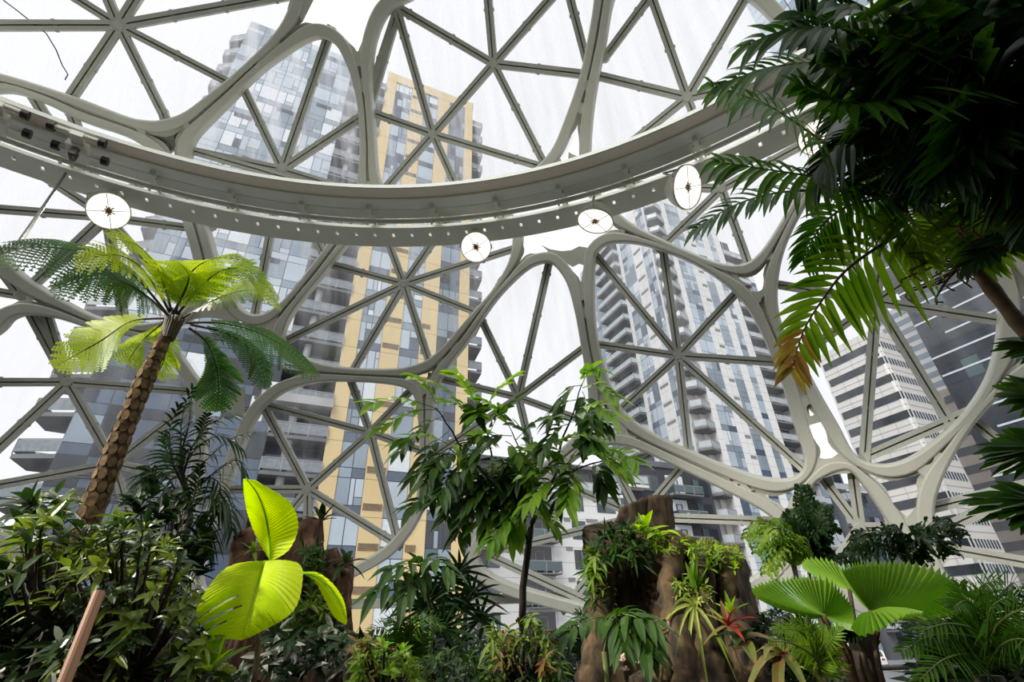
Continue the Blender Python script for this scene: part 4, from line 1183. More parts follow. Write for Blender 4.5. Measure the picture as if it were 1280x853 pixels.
for i, (pts, lm, br, dr, pn) in enumerate(FF):
    fern_frond(tf, px3(pts), pn, lm, ('fern_backlit' if br else 'fern_dark', 'rachis_dark'), seed=i, droop=dr, pin=0.076, per=17, wid=0.36 if br else 0.48)
mb = MB()
for q in range(22):
    a = q*2.4; mb.tube([crown + Vector((math.cos(a)*0.06, math.sin(a)*0.06, -0.25)), crown + Vector((math.cos(a)*0.10, math.sin(a)*0.10, 0.02+0.06*(q % 3)))], [0.02, 0.008], 5)
mb.build('crown_stubs', 'rachis_dark', tf, local=False)

# ------------------------------------------------------------------ 2 dark drooping palm behind the fern trunk
dp = plant('drooping_palm', 'dark narrow-leaved palm drooping right of the tree fern trunk', 'palm', 235, 700, 6.3)
cr = W(228, 560, 6.3)
limb(dp, [Vector((cr.x, cr.y, -1.6)), W(230, 680, 6.3), W(226, 600, 6.3), cr], 0.05, 0.03, 'stem_dark')
for i, pts in enumerate([[(228,590,6.3),(226,540,6.2),(232,505,6.1),(240,488,6.1)], [(232,600,6.3),(258,575,6.2),(285,552,6.1),(314,540,6.0)],
                         [(225,600,6.3),(210,570,6.3),(205,545,6.3)], [(232,610,6.3),(262,598,6.1),(276,610,6.0),(272,640,6.0)],
                         [(222,620,6.2),(195,600,6.1),(188,585,6.1),(178,600,6.0)], [(236,640,6.2),(246,610,6.0),(250,585,6.0)], [(240,660,6.2),(255,640,6.0),(262,665,6.0),(260,690,6.0)],
                         [(225,640,6.2),(205,630,6.0),(185,640,6.0)], [(230,570,6.2),(250,545,6.1),(258,520,6.1)], [(228,600,6.2),(240,560,6.0),(262,530,5.9),(290,520,5.9)], [(230,610,6.2),(215,575,6.1),(212,540,6.0),(222,510,6.0)],
                         [(235,620,6.2),(270,590,6.0),(296,575,5.9),(305,590,5.9)], [(228,560,6.2),(236,530,6.1),(238,500,6.0)], [(234,640,6.2),(262,620,6.0),(285,630,5.9),(290,660,5.9)], [(226,630,6.2),(212,600,6.1),(196,590,6.0),(186,612,6.0)], [(230,585,6.2),(246,560,6.1),(275,545,6.0),(300,560,6.0)]]):
    frond(dp, px3(pts), 13, 0.36, 0.026, ('palm_dark', 'stem_dark'), droop=0.65, seed=40+i, prof='strap', ang=(60, 25), rad=0.01, cam_w=0.5, z_w=0.7, segs=5)

# ------------------------------------------------------------------ 3 shrubs in the lower left corner
def shrub(name, label, region, clusters, L, w, mats, seed, base_px, dr=(3.0, 4.2), n=(6, 9), cat='shrub', weights=(1, 1), prof='ovate', tilt=(25, 85), droop=0.35, stem='stem_dark', group=None, zbase=-1.6):
    """woody bush: region = polygon in pixels filled with leaf whorls, each carried by a twig from the stock"""
    rr = random.Random(seed); b = W(*base_px)
    t = thing(name, label, cat, (b.x, b.y, zbase), 0, group)
    xs = [p[0] for p in region]; ys = [p[1] for p in region]
    sm = MB(); fm = MB(); done = 0; tries = 0
    trunk_top = Vector((b.x, b.y, max(zbase+0.3, b.z)))
    sm.tube([Vector((b.x, b.y, zbase)), trunk_top], [0.03, 0.022], 6)
    while done < clusters and tries < clusters*30:
        tries += 1
        x, y = rr.uniform(min(xs), max(xs)), rr.uniform(min(ys), max(ys))
        if not inside((x, y), region): continue
        p = W(x, y, rr.uniform(*dr)); done += 1
        ax = (p - trunk_top); ax = (ax.normalized() + Vector((rr.uniform(-.5, .5), rr.uniform(-.6, .2), rr.uniform(0.2, 0.9)))).normalized()
        mid_ = trunk_top.lerp(p, 0.55) + Vector((0, 0, -0.05))
        sm.tube([trunk_top.lerp(p, 0.15), mid_, p - ax*0.04, p], [0.012, 0.008, 0.005, 0.003], 5)
        mi = rr.choices(range(len(mats)), weights)[0]
        whorl(fm, p - ax*0.03, ax, rr.randint(*n), L, w, rr, mi, tilt=tilt, droop=droop, prof=prof)
    sm.build('stems', stem, t, local=False); fm.build('foliage', list(mats), t, local=False)
    return t
shrub('leafy_shrub', 'pale green glossy-leaved shrub filling the lower left corner behind the brown stake',
      [(40,760),(60,715),(95,695),(120,665),(150,650),(185,660),(225,690),(250,735),(262,790),(278,853),(60,853),(80,800)], 200, 0.105, 0.030, ('shrub_leaf', 'shrub_dark'), 11, (165, 850, 3.4), dr=(2.9, 4.2), weights=(1.2, 1))
shrub('leafy_shrub', 'shrub branch reaching in from the left edge above the brown stake, with narrow pale leaves',
      [(-10,700),(20,672),(40,655),(75,650),(100,665),(110,690),(90,715),(55,725),(0,725)], 26, 0.13, 0.036, ('shrub_leaf', 'shrub_dark'), 12, (60, 790, 3.3), dr=(3.0, 3.7), weights=(2, 1))
shrub('leafy_shrub', 'dark bushy shrub at the foot of the drooping palm',
      [(130,690),(145,640),(170,615),(205,605),(240,625),(262,670),(255,720),(200,740),(140,730)], 75, 0.19, 0.06, ('shrub_dark', 'under_leaf'), 13, (200, 780, 5.2), dr=(4.9, 5.8), weights=(1, 1))
shrub('leafy_shrub', 'small shoot with pale tip leaves left of the tree fern trunk near the balconies',
      [(25,640),(40,622),(65,622),(88,634),(70,648),(40,650)], 9, 0.15, 0.045, ('shrub_leaf', 'shrub_dark'), 14, (75, 700, 4.0), dr=(3.9, 4.2), weights=(1, 2))
shrub('leafy_shrub', 'shaded shrub in the bottom left corner below the pale branch',
      [(-10,853),(-10,735),(30,730),(70,745),(80,800),(70,853)], 45, 0.17, 0.06, ('under_leaf', 'shrub_dark'), 15, (25, 870, 3.6), dr=(3.4, 4.4), weights=(2, 1))

# ------------------------------------------------------------------ 4 stake
mb = MB(); a, b = W(124, 741, 2.3), W(60, 905, 2.15)
mb.tube([a, a.lerp(b, 0.3), a.lerp(b, 0.6), b, Vector((b.x-0.25, b.y-0.1, -1.6))], [0.017, 0.0175, 0.018, 0.0185, 0.02], 14)
tag(mb.build('wooden_stake', 'bamboo', smooth=False), 'brown wooden stake leaning in the lower left corner', 'stake')

# ------------------------------------------------------------------ 5 bright palm sapling
bp_ = plant('palm_sapling', 'palm sapling with three big glowing yellow-green leaves left of centre', 'palm sapling', 322, 800, 3.4)
hub = W(331, 702, 3.35)
limb(bp_, [Vector((hub.x, hub.y, -1.6)), W(318, 850, 3.4), W(318, 800, 3.42), W(326, 740, 3.42), hub], 0.022, 0.012, 'stem_brown')
loft_leaf(bp_, [(338,702,3.4),(337,675,3.38),(332,645,3.32),(322,618,3.22),(308,599,3.12)], [(338,702,3.4),(322,675,3.42),(310,645,3.34),(305,618,3.22),(304,599,3.12)],
          [(338,702,3.4),(361,688,3.3),(373,658,3.24),(362,628,3.16),(326,606,3.08)], ('lime_leaf', 'lime_small'), n=72, pleat=0.0035, bulge=0.10, rake=0.45)
loft_leaf(bp_, [(331,702,3.35),(323,727,3.22),(316,752,3.12),(309,777,3.06),(302,801,3.03)], [(331,702,3.35),(287,708,3.28),(260,735,3.16),(245,769,3.06),(268,800,3.0)],
          [(331,702,3.35),(372,704,3.2),(378,728,3.08),(365,766,3.0),(313,797,3.0)], ('lime_leaf', 'lime_small'), n=80, pleat=0.0035, bulge=0.13, rake=0.62,
          slits=[(0, 38, 3), (0, 39, 3), (0, 40, 4), (0, 50, 2), (0, 51, 2), (0, 60, 4), (0, 61, 5), (1, 64, 5), (1, 48, 6)])
loft_leaf(bp_, [(376,716,3.3),(396,722,3.2),(412,738,3.12),(424,757,3.08),(434,776,3.06)], [(376,716,3.3),(397,716,3.2),(417,731,3.12),(430,752,3.08),(434,776,3.06)],
          [(376,716,3.3),(392,726,3.23),(405,748,3.17),(418,772,3.12),(433,782,3.08)], ('lime_leaf', 'lime_small'), n=40, pleat=0.003, bulge=0.12, rake=0.4)
limb(bp_, [W(331, 708, 3.36), W(352, 712, 3.34), W(377, 716, 3.3)], 0.008, 0.006, 'stem_green', n=6)

# ------------------------------------------------------------------ stumps
def stump(name, label, cx_, d, base_y, halfw, tops, mat, seed, flare=1.35, flutes=9, amp=0.10, depth=0.8, ydown=-1.6, squash=0.8):
    """old hollow stump: ragged rim, fluted sides; tops = heights (m) round the rim starting at the right, counter-clockwise seen from above"""
    rr = random.Random(seed); c = W(cx_, base_y, d)
    t = thing(name, label, 'tree stump', (c.x, c.y, ydown))
    K, Z = 180, 110; mb = MB(); rows = []
    def rim(a):
        u = a/(2*math.pi)*len(tops); i = int(u); f = u-i; f = f*f*(3-2*f)
        h = tops[i % len(tops)]*(1-f) + tops[(i+1) % len(tops)]*f
        return h + 0.05*noise.noise(Vector((math.cos(a)*7, math.sin(a)*7, seed))) + 0.06*max(0, noise.noise(Vector((math.cos(a)*15, math.sin(a)*15, seed+3))))
    def rad(a, z, h):
        u = (z-ydown)/(h-ydown)
        r_ = halfw*(1 + (flare-1)*(1-u)**2.0)
        fl = math.sin(a*flutes + 2.0*noise.noise(Vector((math.cos(a), math.sin(a), z*0.5+seed))))
        r_ *= 1 + amp*fl*(0.5+0.5*(1-u)) + 0.16*noise.noise(Vector((math.cos(a)*1.4, math.sin(a)*1.4, z*1.1+seed*3))) + 0.07*noise.noise(Vector((math.cos(a)*5, math.sin(a)*5, z*3+seed))) + 0.05*noise.noise(Vector((math.cos(a)*16, math.sin(a)*16, z*2.2+seed))) + 0.03*noise.noise(Vector((math.cos(a)*30, math.sin(a)*30, z*9+seed)))
        return r_
    for j in range(Z+1):
        row = []
        for i in range(K+1):
            a = 2*math.pi*i/K; h = rim(a); z = ydown + (h-ydown)*(j/Z)
            r_ = rad(a, z, h); row.append(Vector((c.x + r_*math.cos(a), c.y + r_*math.sin(a)*squash, z)))
        rows.append(row)
    for k_, (rs, dz) in enumerate(((0.86, 0.01), (0.72, -0.06), (0.6, -0.4), (0.35, -0.6), (0.02, -0.6))):
        row = []
        for i in range(K+1):
            a = 2*math.pi*i/K; h = rim(a); r_ = rad(a, h, h)*rs
            row.append(Vector((c.x + r_*math.cos(a), c.y + r_*math.sin(a)*squash, h+dz*(1 if k_ < 2 else 1))))
        rows.append(row)
    mb.strip([r_[::-1] for r_ in rows])
    mb.build('trunk', mat, t, smooth=True, local=False)
    return t, c
DS = 6.0
zz = lambda y, d=DS: W(840, y, d).z
RS, cS = stump('tree_stump', 'big mossy hollow stump right of centre carrying bromeliads and ferns', 838, DS, 742, 0.80,
      [zz(706), zz(696), zz(690), zz(660), zz(640), zz(645), zz(662), zz(668), zz(655), zz(680), zz(694), zz(702)], 'stump_bark', 5, flare=1.25, flutes=7, amp=0.07)
# tall leaning plank of the stump
for x0, x1, yt, dd in ((772, 814, 630, 5.55), (806, 840, 620, 5.6)):
    mb = MB(); rows = []
    for j in range(25):
        u = j/24; y = 740+(yt-740)*u; row = []
        a, b = W(x0-12*(1-u), y, dd+0.1*u), W(x1+16*(1-u), y, dd+0.1*u); md = (a+b)/2; hw = (b-a).length/2
        for q in range(28):
            t_ = 2*math.pi*q/28; f = 1 + 0.16*noise.noise(Vector((math.cos(t_)*4, math.sin(t_)*4, u*2+x0))) + 0.08*noise.noise(Vector((math.cos(t_)*13, math.sin(t_)*13, u*7)))
            row.append(md + Vector((math.cos(t_)*hw*f, math.sin(t_)*0.11*f, (0.07*noise.noise(Vector((t_*1.7, x0, 2)))+ (0.06*math.cos(t_) if x0 < 790 else -0.02))*u**4)))
        rows.append(row)
    mb.loop_sweep(rows)
    mb.build('split_plank', 'stump_bark', RS, smooth=True, local=False)
# roots down the face
for i, pts in enumerate([[(770,690,5.3),(752,740,5.2),(748,800,5.1),(738,870,5.0)], [(845,670,5.2),(838,735,5.1),(850,790,5.0),(862,870,4.9)], [(905,700,5.3),(912,760,5.2),(925,800,5.05),(945,870,4.9)],
                         [(880,690,5.2),(876,740,5.1),(880,800,5.0),(892,870,4.9)], [(828,810,5.05),(826,840,4.95),(800,870,4.9)]]):
    limb(RS, px3(pts), 0.09, 0.14, 'stump_bark', name='root', n=22, k=12, wob=0.022, seed=i)
mb = MB(); rr = random.Random(9)
for i in range(120):                                                   # mossy ridge along the rim
    x = rr.uniform(842, 925); y = 672+(x-842)*0.27+rr.uniform(-3, 8)
    p = W(x, y, rr.uniform(5.25, 5.5)); h = rr.uniform(0.03, 0.09)
    mb.tube([p - Vector((0, 0, 0.06)), p + Vector((rr.uniform(-.015, .015), 0, h*0.4)), p + Vector((rr.uniform(-.02, .02), rr.uniform(-.02, .02), h))], [0.03, 0.022, 0.006], 6)
mb.build('ragged_rim', 'moss', RS, local=False)

LS, cL = stump('tree_stump', 'reddish brown fluted stump behind the bright palm sapling', 368, 6.6, 740, 0.56,
      [W(368,700,6.6).z, W(368,705,6.6).z, W(368,690,6.6).z, W(368,690,6.6).z, W(368,695,6.6).z, W(368,690,6.6).z, W(368,695,6.6).z, W(368,690,6.6).z, W(368,695,6.6).z, W(368,705,6.6).z], 'stump_red', 8, flare=1.5, flutes=6, amp=0.10)
for i, (pts, r0, r1) in enumerate([([(300,720,6.0),(302,690,6.0),(304,664,6.0)], 0.12, 0.10), ([(388,740,5.9),(386,700,5.9),(384,656,5.95)], 0.15, 0.11), ([(412,760,5.9),(414,720,5.9),(414,690,5.95)], 0.11, 0.09),
                                    ([(395,770,5.85),(396,720,5.85),(396,650,5.9)], 0.08, 0.06), ([(345,770,5.9),(348,720,5.9),(350,676,5.95)], 0.13, 0.10), ([(366,770,5.85),(366,720,5.85),(368,662,5.9)], 0.10, 0.09), ([(322,770,5.95),(322,720,5.95),(324,684,6.0)], 0.12, 0.09), ([(428,770,5.9),(429,735,5.9),(430,712,5.95)], 0.09, 0.06)]):
    limb(LS, px3(pts), r0, r1, 'stump_red', name='buttress', n=10, k=10, wob=0.02, seed=i)

# ------------------------------------------------------------------ 8 slender tree in the middle
st = plant('young_tree', 'slender young tree with drooping compound leaves in front of the white block', 'tree', 657, 770, 6.8)
fk = W(664, 660, 6.7)
limb(st, [Vector((W(653,770,6.8).x, W(653,770,6.8).y, -1.6)), W(653, 770, 6.8), W(657, 710, 6.75), fk], 0.055, 0.04, 'stem_dark', name='trunk', n=16, wob=0.006)
BR = [[(660,680,6.7),(652,650,6.7),(640,632,6.6),(625,605,6.5),(600,590,6.4),(560,560,6.3)],
      [(660,680,6.7),(652,640,6.7),(648,600,6.6),(650,565,6.5),(640,540,6.4)],
      [(664,660,6.7),(668,635,6.7),(670,600,6.6),(670,570,6.5)],
      [(664,660,6.7),(680,625,6.6),(700,600,6.5),(725,585,6.4),(760,575,6.3)],
      [(650,645,6.7),(625,620,6.7),(616,585,6.7),(612,555,6.6),(602,520,6.5)],
      [(668,635,6.7),(690,605,6.7),(700,560,6.6),(715,520,6.5),(728,480,6.5)],
      [(640,632,6.6),(615,612,6.4),(590,590,6.3),(565,540,6.2),(545,510,6.1)]]
for i, b in enumerate(BR): limb(st, px3(b), 0.022, 0.007, 'stem_dark', name='branch', n=14, wob=0.01, seed=i)
rr = random.Random(17)
LV = [  # compound leaves: base, tip (pixels), lit or shaded look put into the leaf colour
 ((548,512),(468,500),1),((548,512),(480,530),1),((555,520),(500,560),0),((545,505),(520,470),1),((560,540),(520,590),0),((565,560),(540,610),0),((560,555),(505,545),1),
 ((590,530),(548,480),1),((602,520),(570,465),1),((602,520),(640,470),1),((605,530),(560,500),1),((610,545),(640,500),0),((615,560),(575,590),0),((600,580),(560,620),0),
 ((640,540),(610,500),1),((645,550),(690,520),0),((650,560),(640,610),0),((640,545),(600,560),0),((650,565),(690,560),1),((670,570),(640,525),0),((670,580),(705,545),1),
 ((728,480),(745,458),1),((728,482),(700,500),0),((728,485),(765,490),1),((722,500),(690,520),0),((715,520),(755,525),0),((712,530),(680,555),0),((705,550),(745,545),1),
 ((735,500),(740,545),0),((728,490),(735,520),0),((725,510),(765,515),1),
 ((760,575),(790,570),1),((750,577),(780,585),1),((740,580),(755,600),0),((725,585),(700,620),0),((720,585),(760,560),1),((710,590),(670,560),1),((700,600),(660,590),1),((695,605),(730,560),1),
 ((655,640),(600,650),1),((655,640),(615,670),1),((660,645),(690,650),1),((655,642),(640,668),1),((640,632),(590,640),1),((630,615),(590,600),0),((625,605),(585,625),0),((560,560),(530,600),0),((575,570),(545,580),0),((585,590),(560,640),0),((600,600),(575,660),0),
 ((670,600),(700,580),0),((660,600),(625,590),0),((648,600),(620,570),0),((612,560),(585,550),0),((620,590),(650,620),0),((605,600),(612,640),0),((690,605),(655,620),0)]
for q in range(34):
    x, y = rr.uniform(515, 735), rr.uniform(520, 640); a_ = rr.uniform(0, 6.28)
    if not inside((x, y), [(520,560),(560,515),(640,520),(700,545),(740,570),(690,625),(640,650),(590,640),(540,610)]): continue
    LV.append(((x, y), (x+46*math.cos(a_), y+12+22*math.sin(a_)), rr.random() < 0.4))
for i, (a, b, br) in enumerate(LV):
    d0 = rr.uniform(6.1, 6.7); d1 = d0 - rr.uniform(0.0, 0.35)
    mx_ = ((a[0]+b[0])/2, (a[1]+b[1])/2-6)
    frond(st, px3([(a[0], a[1], d0), (mx_[0], mx_[1], (d0+d1)/2), (b[0], b[1]+4, d1)]), 6, 0.25, 0.10, ('tree_leaf' if br else 'tree_dark', 'stem_green'), name='compound_leaf', prof='ovate',
          t0=0.25, ang=(65, 30), droop=0.25, rad=0.006, seed=200+i, cam_w=0.4, z_w=0.8, shape=lambda t: 0.8+0.3*t, fold=0.3, segs=4, jit=0.25)

# ------------------------------------------------------------------ 19 palms at the upper right
pp = plant('clumping_palm', 'big clumping palm with ringed stems and feather fronds filling the upper right corner', 'palm', 1330, 470, 4.8)
for i, (pts, r0, r1) in enumerate([([(1420,640,4.6),(1340,490,4.7),(1280,413,4.75),(1215,330,4.8),(1165,272,4.85),(1125,230,4.9),(1095,195,4.95)], 0.050, 0.040),
                                   ([(1400,420,4.4),(1330,280,4.4),(1268,202,4.4),(1217,155,4.45),(1183,112,4.5)], 0.065, 0.05),
                                   ([(1380,380,4.7),(1290,270,4.7),(1236,212,4.7),(1192,170,4.75),(1140,142,4.8)], 0.05, 0.035)]):
    P = px3(pts); P = [Vector((P[0].x+0.8, P[0].y+0.3, -1.6))] + P
    P = path(P, 60); mb = MB()
    mb.tube(P, [r0+(r1-r0)*k/60 + (0.006 if k % 3 == 0 else 0) for k in range(61)], 12)
    mb.build('stem', 'stem_brown', pp, smooth=True, local=False)
PF = [  # rachis, leaflet length, width, material, droop
 ([(1110,225,4.9),(1070,200,4.7),(1026,175,4.5),(960,132,4.3),(892,108,4.2)], 0.55, 0.055, 'palm_green', 0.75),
 ([(1165,265,4.85),(1110,240,4.6),(1054,227,4.4),(986,216,4.25),(900,203,4.2)], 0.62, 0.055, 'palm_green', 0.6),
 ([(1130,250,4.8),(1060,240,4.6),(980,240,4.4),(920,256,4.3),(872,284,4.3)], 0.45, 0.045, 'palm_green', 0.3),
 ([(1168,272,4.85),(1115,298,4.6),(1060,336,4.45),(1028,375,4.35),(1004,415,4.3),(990,460,4.3)], 0.46, 0.06, 'palm_mid', 0.35),
 ([(1120,245,4.9),(1060,258,4.7),(1025,285,4.6),(1005,322,4.6)], 0.36, 0.04, 'palm_green', 0.5),
 ([(1120,240,4.9),(1133,262,4.7),(1145,290,4.6),(1156,325,4.6)], 0.34, 0.045, 'palm_mid', 0.3),
 ([(1262,205,4.6),(1245,235,4.5),(1230,275,4.5),(1222,322,4.5)], 0.40, 0.05, 'palm_mid', 0.3),
 ([(1183,115,4.5),(1110,62,4.2),(1040,35,4.0),(975,40,3.95),(938,55,3.95)], 0.55, 0.06, 'palm_green', 0.5),
 ([(1150,140,4.7),(1090,105,4.4),(1030,80,4.3),(960,85,4.2),(905,105,4.2)], 0.58, 0.06, 'palm_green', 0.45),
 ([(1190,130,4.5),(1140,112,4.2),(1090,92,4.1),(1042,76,4.0)], 0.50, 0.09, 'palm_green', 0.2),
 ([(1140,225,4.8),(1125,190,4.4),(1105,155,4.2),(1090,115,4.1)], 0.50, 0.06, 'palm_dark', 0.2),
 ([(1183,112,4.5),(1150,60,4.2),(1095,20,4.0),(1040,5,3.9)], 0.6, 0.075, 'palm_green', 0.45),
 ([(1183,112,4.5),(1180,50,4.2),(1160,0,4.0),(1120,-40,3.9)], 0.6, 0.075, 'palm_green', 0.3),
 ([(1185,112,4.5),(1215,60,4.2),(1240,10,4.0),(1270,-40,3.9)], 0.6, 0.075, 'palm_dark', 0.3),
 ([(1190,115,4.5),(1230,90,4.3),(1270,85,4.1),(1310,110,4.0)], 0.6, 0.075, 'palm_dark', 0.4),
 ([(1215,155,4.5),(1260,140,4.3),(1290,150,4.1),(1320,190,4.0)], 0.55, 0.07, 'palm_green', 0.5),
 ([(1180,115,4.4),(1195,150,4.1),(1200,180,3.95),(1190,215,3.9)], 0.5, 0.07, 'palm_dark', 0.3),
 ([(1140,145,4.7),(1090,160,4.4),(1050,180,4.3),(1020,215,4.3)], 0.55, 0.06, 'palm_dark', 0.4),
 ([(1190,112,4.3),(1120,120,4.0),(1060,130,3.8),(1000,110,3.7)], 0.55, 0.065, 'palm_green', 0.45),
 ([(1260,190,4.3),(1300,60,4.0),(1275,20,3.8),(1230,-10,3.7)], 0.6, 0.08, 'palm_dark', 0.3),
 ([(1270,210,4.3),(1240,150,4.0),(1230,110,3.8),(1225,60,3.7)], 0.55, 0.08, 'palm_green', 0.2),
 ([(1180,118,4.6),(1150,145,4.9),(1160,190,5.1),(1180,230,5.2)], 0.5, 0.06, 'palm_yellow', 0.3),
 ([(1215,155,4.7),(1180,190,5.0),(1130,205,5.2),(1080,215,5.2)], 0.5, 0.06, 'palm_green', 0.4),
 ([(1265,200,4.5),(1225,190,4.2),(1180,200,4.05),(1150,225,4.0)], 0.5, 0.07, 'palm_dark', 0.4),
 ([(1268,205,4.4),(1290,170,4.2),(1300,220,4.0),(1290,265,3.9)], 0.45, 0.07, 'palm_dark', 0.4),
 ([(1300,240,4.6),(1280,215,4.5),(1255,215,4.4),(1215,240,4.4)], 0.4, 0.06, 'palm_dark', 0.5),
 ([(1183,112,4.5),(1120,85,4.4),(1050,60,4.3),(1000,20,4.2)], 0.6, 0.07, 'palm_dark', 0.3),
 ([(1200,120,4.5),(1190,60,4.6),(1230,30,4.6),(1290,40,4.6)], 0.6, 0.08, 'palm_dark', 0.3),
 ([(1185,118,4.7),(1120,110,4.8),(1070,130,4.8),(1040,160,4.8)], 0.6, 0.07, 'palm_dark', 0.4),
 ([(1210,140,4.7),(1170,160,4.7),(1140,190,4.7),(1120,225,4.7)], 0.55, 0.07, 'palm_dark', 0.4),
 ([(1270,100,4.8),(1230,130,4.9),(1180,110,5.0),(1130,60,5.0)], 0.7, 0.09, 'palm_dark', 0.3),
 ([(1320,120,4.8),(1290,90,4.7),(1260,110,4.6),(1250,160,4.6)], 0.6, 0.09, 'palm_dark', 0.3),
 ([(1290,260,4.6),(1262,300,4.4),(1235,315,4.3),(1213,330,4.3)], 0.30, 0.05, 'palm_dark', 0.2)]
for i, (pts, lm, wd, mt_, dr) in enumerate(PF):
    frond(pp, px3(pts), 24, lm, wd, (mt_, 'rachis_pale' if i in (0, 5, 6) else 'rachis_dark', 'palm_dry'), droop=dr, seed=300+i, rad=0.016, ang=(82, 38), cam_w=1.0 if i in (3, 4, 5, 6) else 0.6, z_w=0.1 if i in (3, 4, 5, 6) else 0.55, segs=5, tips=0.72 if i == 3 else None, t0=0.1)
for i, (c_, d_, n_, ln_, rs) in enumerate([((1203,330), 4.75, 26, 0.42, 1), ((1255,238), 4.5, 24, 0.5, 2)]):
    rr = random.Random(rs); o = W(*c_, d_)
    mb = MB()
    for q in range(n_):
        x = rr.uniform(-1.0, 0.15); y = rr.uniform(-0.5, 0.55)
        e = W(c_[0]+x*ln_*190, c_[1]+y*ln_*200, d_-rr.uniform(0.0, 0.35))
        md = o.lerp(e, 0.45) + Vector((0, 0, 0.06*rr.uniform(-1, 1.6)))
        Pq = path([o, md, e, e + Vector((rr.uniform(-.05, .05), 0, -rr.uniform(0.0, 0.1)))], 14)
        mb.tube(Pq, 0.0055, 5)
        for k in range(2, 15):
            p = Pq[k]; s_ = 0.009; mb.add([p+Vector((s_,0,0)), p+Vector((0,s_,0)), p+Vector((-s_,0,0)), p+Vector((0,-s_,0)), p+Vector((0,0,s_)), p+Vector((0,0,-s_))],
                                     [(0,1,4),(1,2,4),(2,3,4),(3,0,4),(1,0,5),(2,1,5),(3,2,5),(0,3,5)])
    mb.build('fruit_stalk', 'fruit_strand', pp, local=False)

# ------------------------------------------------------------------ 20 split fan palm at the right edge
rp_ = plant('split_fan_palm', 'palm with wide split leaf fans cut off by the right edge', 'fan palm', 1330, 720, 4.0)
hx = W(1335, 560, 4.0)
limb(rp_, [Vector((hx.x+0.1, hx.y, -1.6)), W(1345, 700, 4.0), hx, W(1330, 440, 4.0)], 0.05, 0.03, 'stem_brown')
for i, (h_, tips_) in enumerate([((1318,432,3.9), [(1236,436),(1242,430),(1262,446),(1275,420)]), ((1315,500,3.9), [(1238,480),(1240,492),(1246,504),(1262,512),(1252,470)]),
                                 ((1310,560,3.9), [(1214,563),(1222,582),(1236,548),(1250,535),(1252,590)]), ((1305,625,3.9), [(1196,626),(1206,640),(1236,606),(1246,646),(1262,660)])]):
    mb = MB(); o = W(*h_); rr = random.Random(i)
    for (tx, ty) in tips_:
        e = W(tx, ty, h_[2]-rr.uniform(0, 0.3)); d = e-o
        blade(mb, o, d, -o.normalized() + Vector((0, 0, 0.9)), d.length, 0.11, 0.06, 8, 'palm', 0.35)
        for k in (-1, 1): blade(mb, o, d + Vector((0, 0, k*0.05)), -o.normalized() + Vector((0, 0, 0.9)), d.length*0.93, 0.07, 0.06, 8, 'palm', 0.35)
    mb.tube([o, o.lerp(hx + Vector((0, 0, (625-h_[1])*0.002)), 1.0)], 0.012, 6, 1)
    mb.build('leaf_fan', ['palm_green', 'stem_green'], rp_, local=False)

# ------------------------------------------------------------------ 16 big fan palm
fp = plant('fan_palm', 'fan palm with round pleated leaves glowing green in the lower right', 'fan palm', 1085, 850, 3.5)
fan_leaf(fp, (1088,765,3.35), [(1046,708,3.6),(1075,700,3.9),(1105,698,4.1),(1135,698,4.2),(1165,704,4.2),(1190,717,4.1),(1205,738,3.9),(1203,757,3.7),(1185,767,3.5),(1160,772,3.35)], 46, ('fan_leaf',), pleat=0.017, bulge=-0.10, seed=1)
fan_leaf(fp, (1090,766,3.33), [(1158,771,3.25),(1140,772,3.12),(1120,782,3.05),(1098,795,3.0),(1076,801,3.02),(1064,790,3.1)], 14, ('fan_bright',), pleat=0.014, bulge=0.10, seed=2, teeth=0.12)
fan_leaf(fp, (1030,770,3.3), [(1010,770,3.25),(965,753,3.2),(938,738,3.2),(955,728,3.35),(985,722,3.5),(1012,718,3.65),(1035,722,3.7),(1052,738,3.6),(1066,760,3.45),(1068,786,3.25)], 40, ('fan_leaf',), pleat=0.014, bulge=-0.08, seed=3)
fan_leaf(fp, (1062,738,3.9), [(1000,706,4.1),(1008,698,4.2),(1025,697,4.25),(1042,702,4.25),(1054,716,4.1)], 14, ('fan_bright',), pleat=0.014, bulge=-0.05, seed=4)
fan_leaf(fp, (1062,775,3.6), [(1046,780,3.4),(1050,800,3.4),(1066,806,3.4),(1085,800,3.4)], 10, ('palm_dark',), pleat=0.012, bulge=0.05, seed=5)
fb_ = W(1080, 870, 3.55)
for i, pts in enumerate([[(1088,765,3.35),(1100,800,3.45),(1102,850,3.5)], [(1030,770,3.3),(1046,805,3.42),(1070,855,3.5)], [(1062,738,3.9),(1070,790,3.75),(1082,855,3.55)], [(1062,775,3.6),(1075,810,3.55),(1090,855,3.5)]]):
    P = px3(pts); limb(fp, P + [Vector((fb_.x, fb_.y, -1.6))], 0.012, 0.02, 'stem_brown', name='leaf_stalk', n=16)
limb(fp, [W(1040,790,3.6), W(1060,830,3.6), Vector((fb_.x, fb_.y, -1.6))], 0.03, 0.06, 'stem_brown', name='stem')
limb(fp, [W(1085,795,3.65), W(1083,830,3.6), Vector((fb_.x, fb_.y, -1.6))], 0.06, 0.08, 'stem_dark', name='stem')

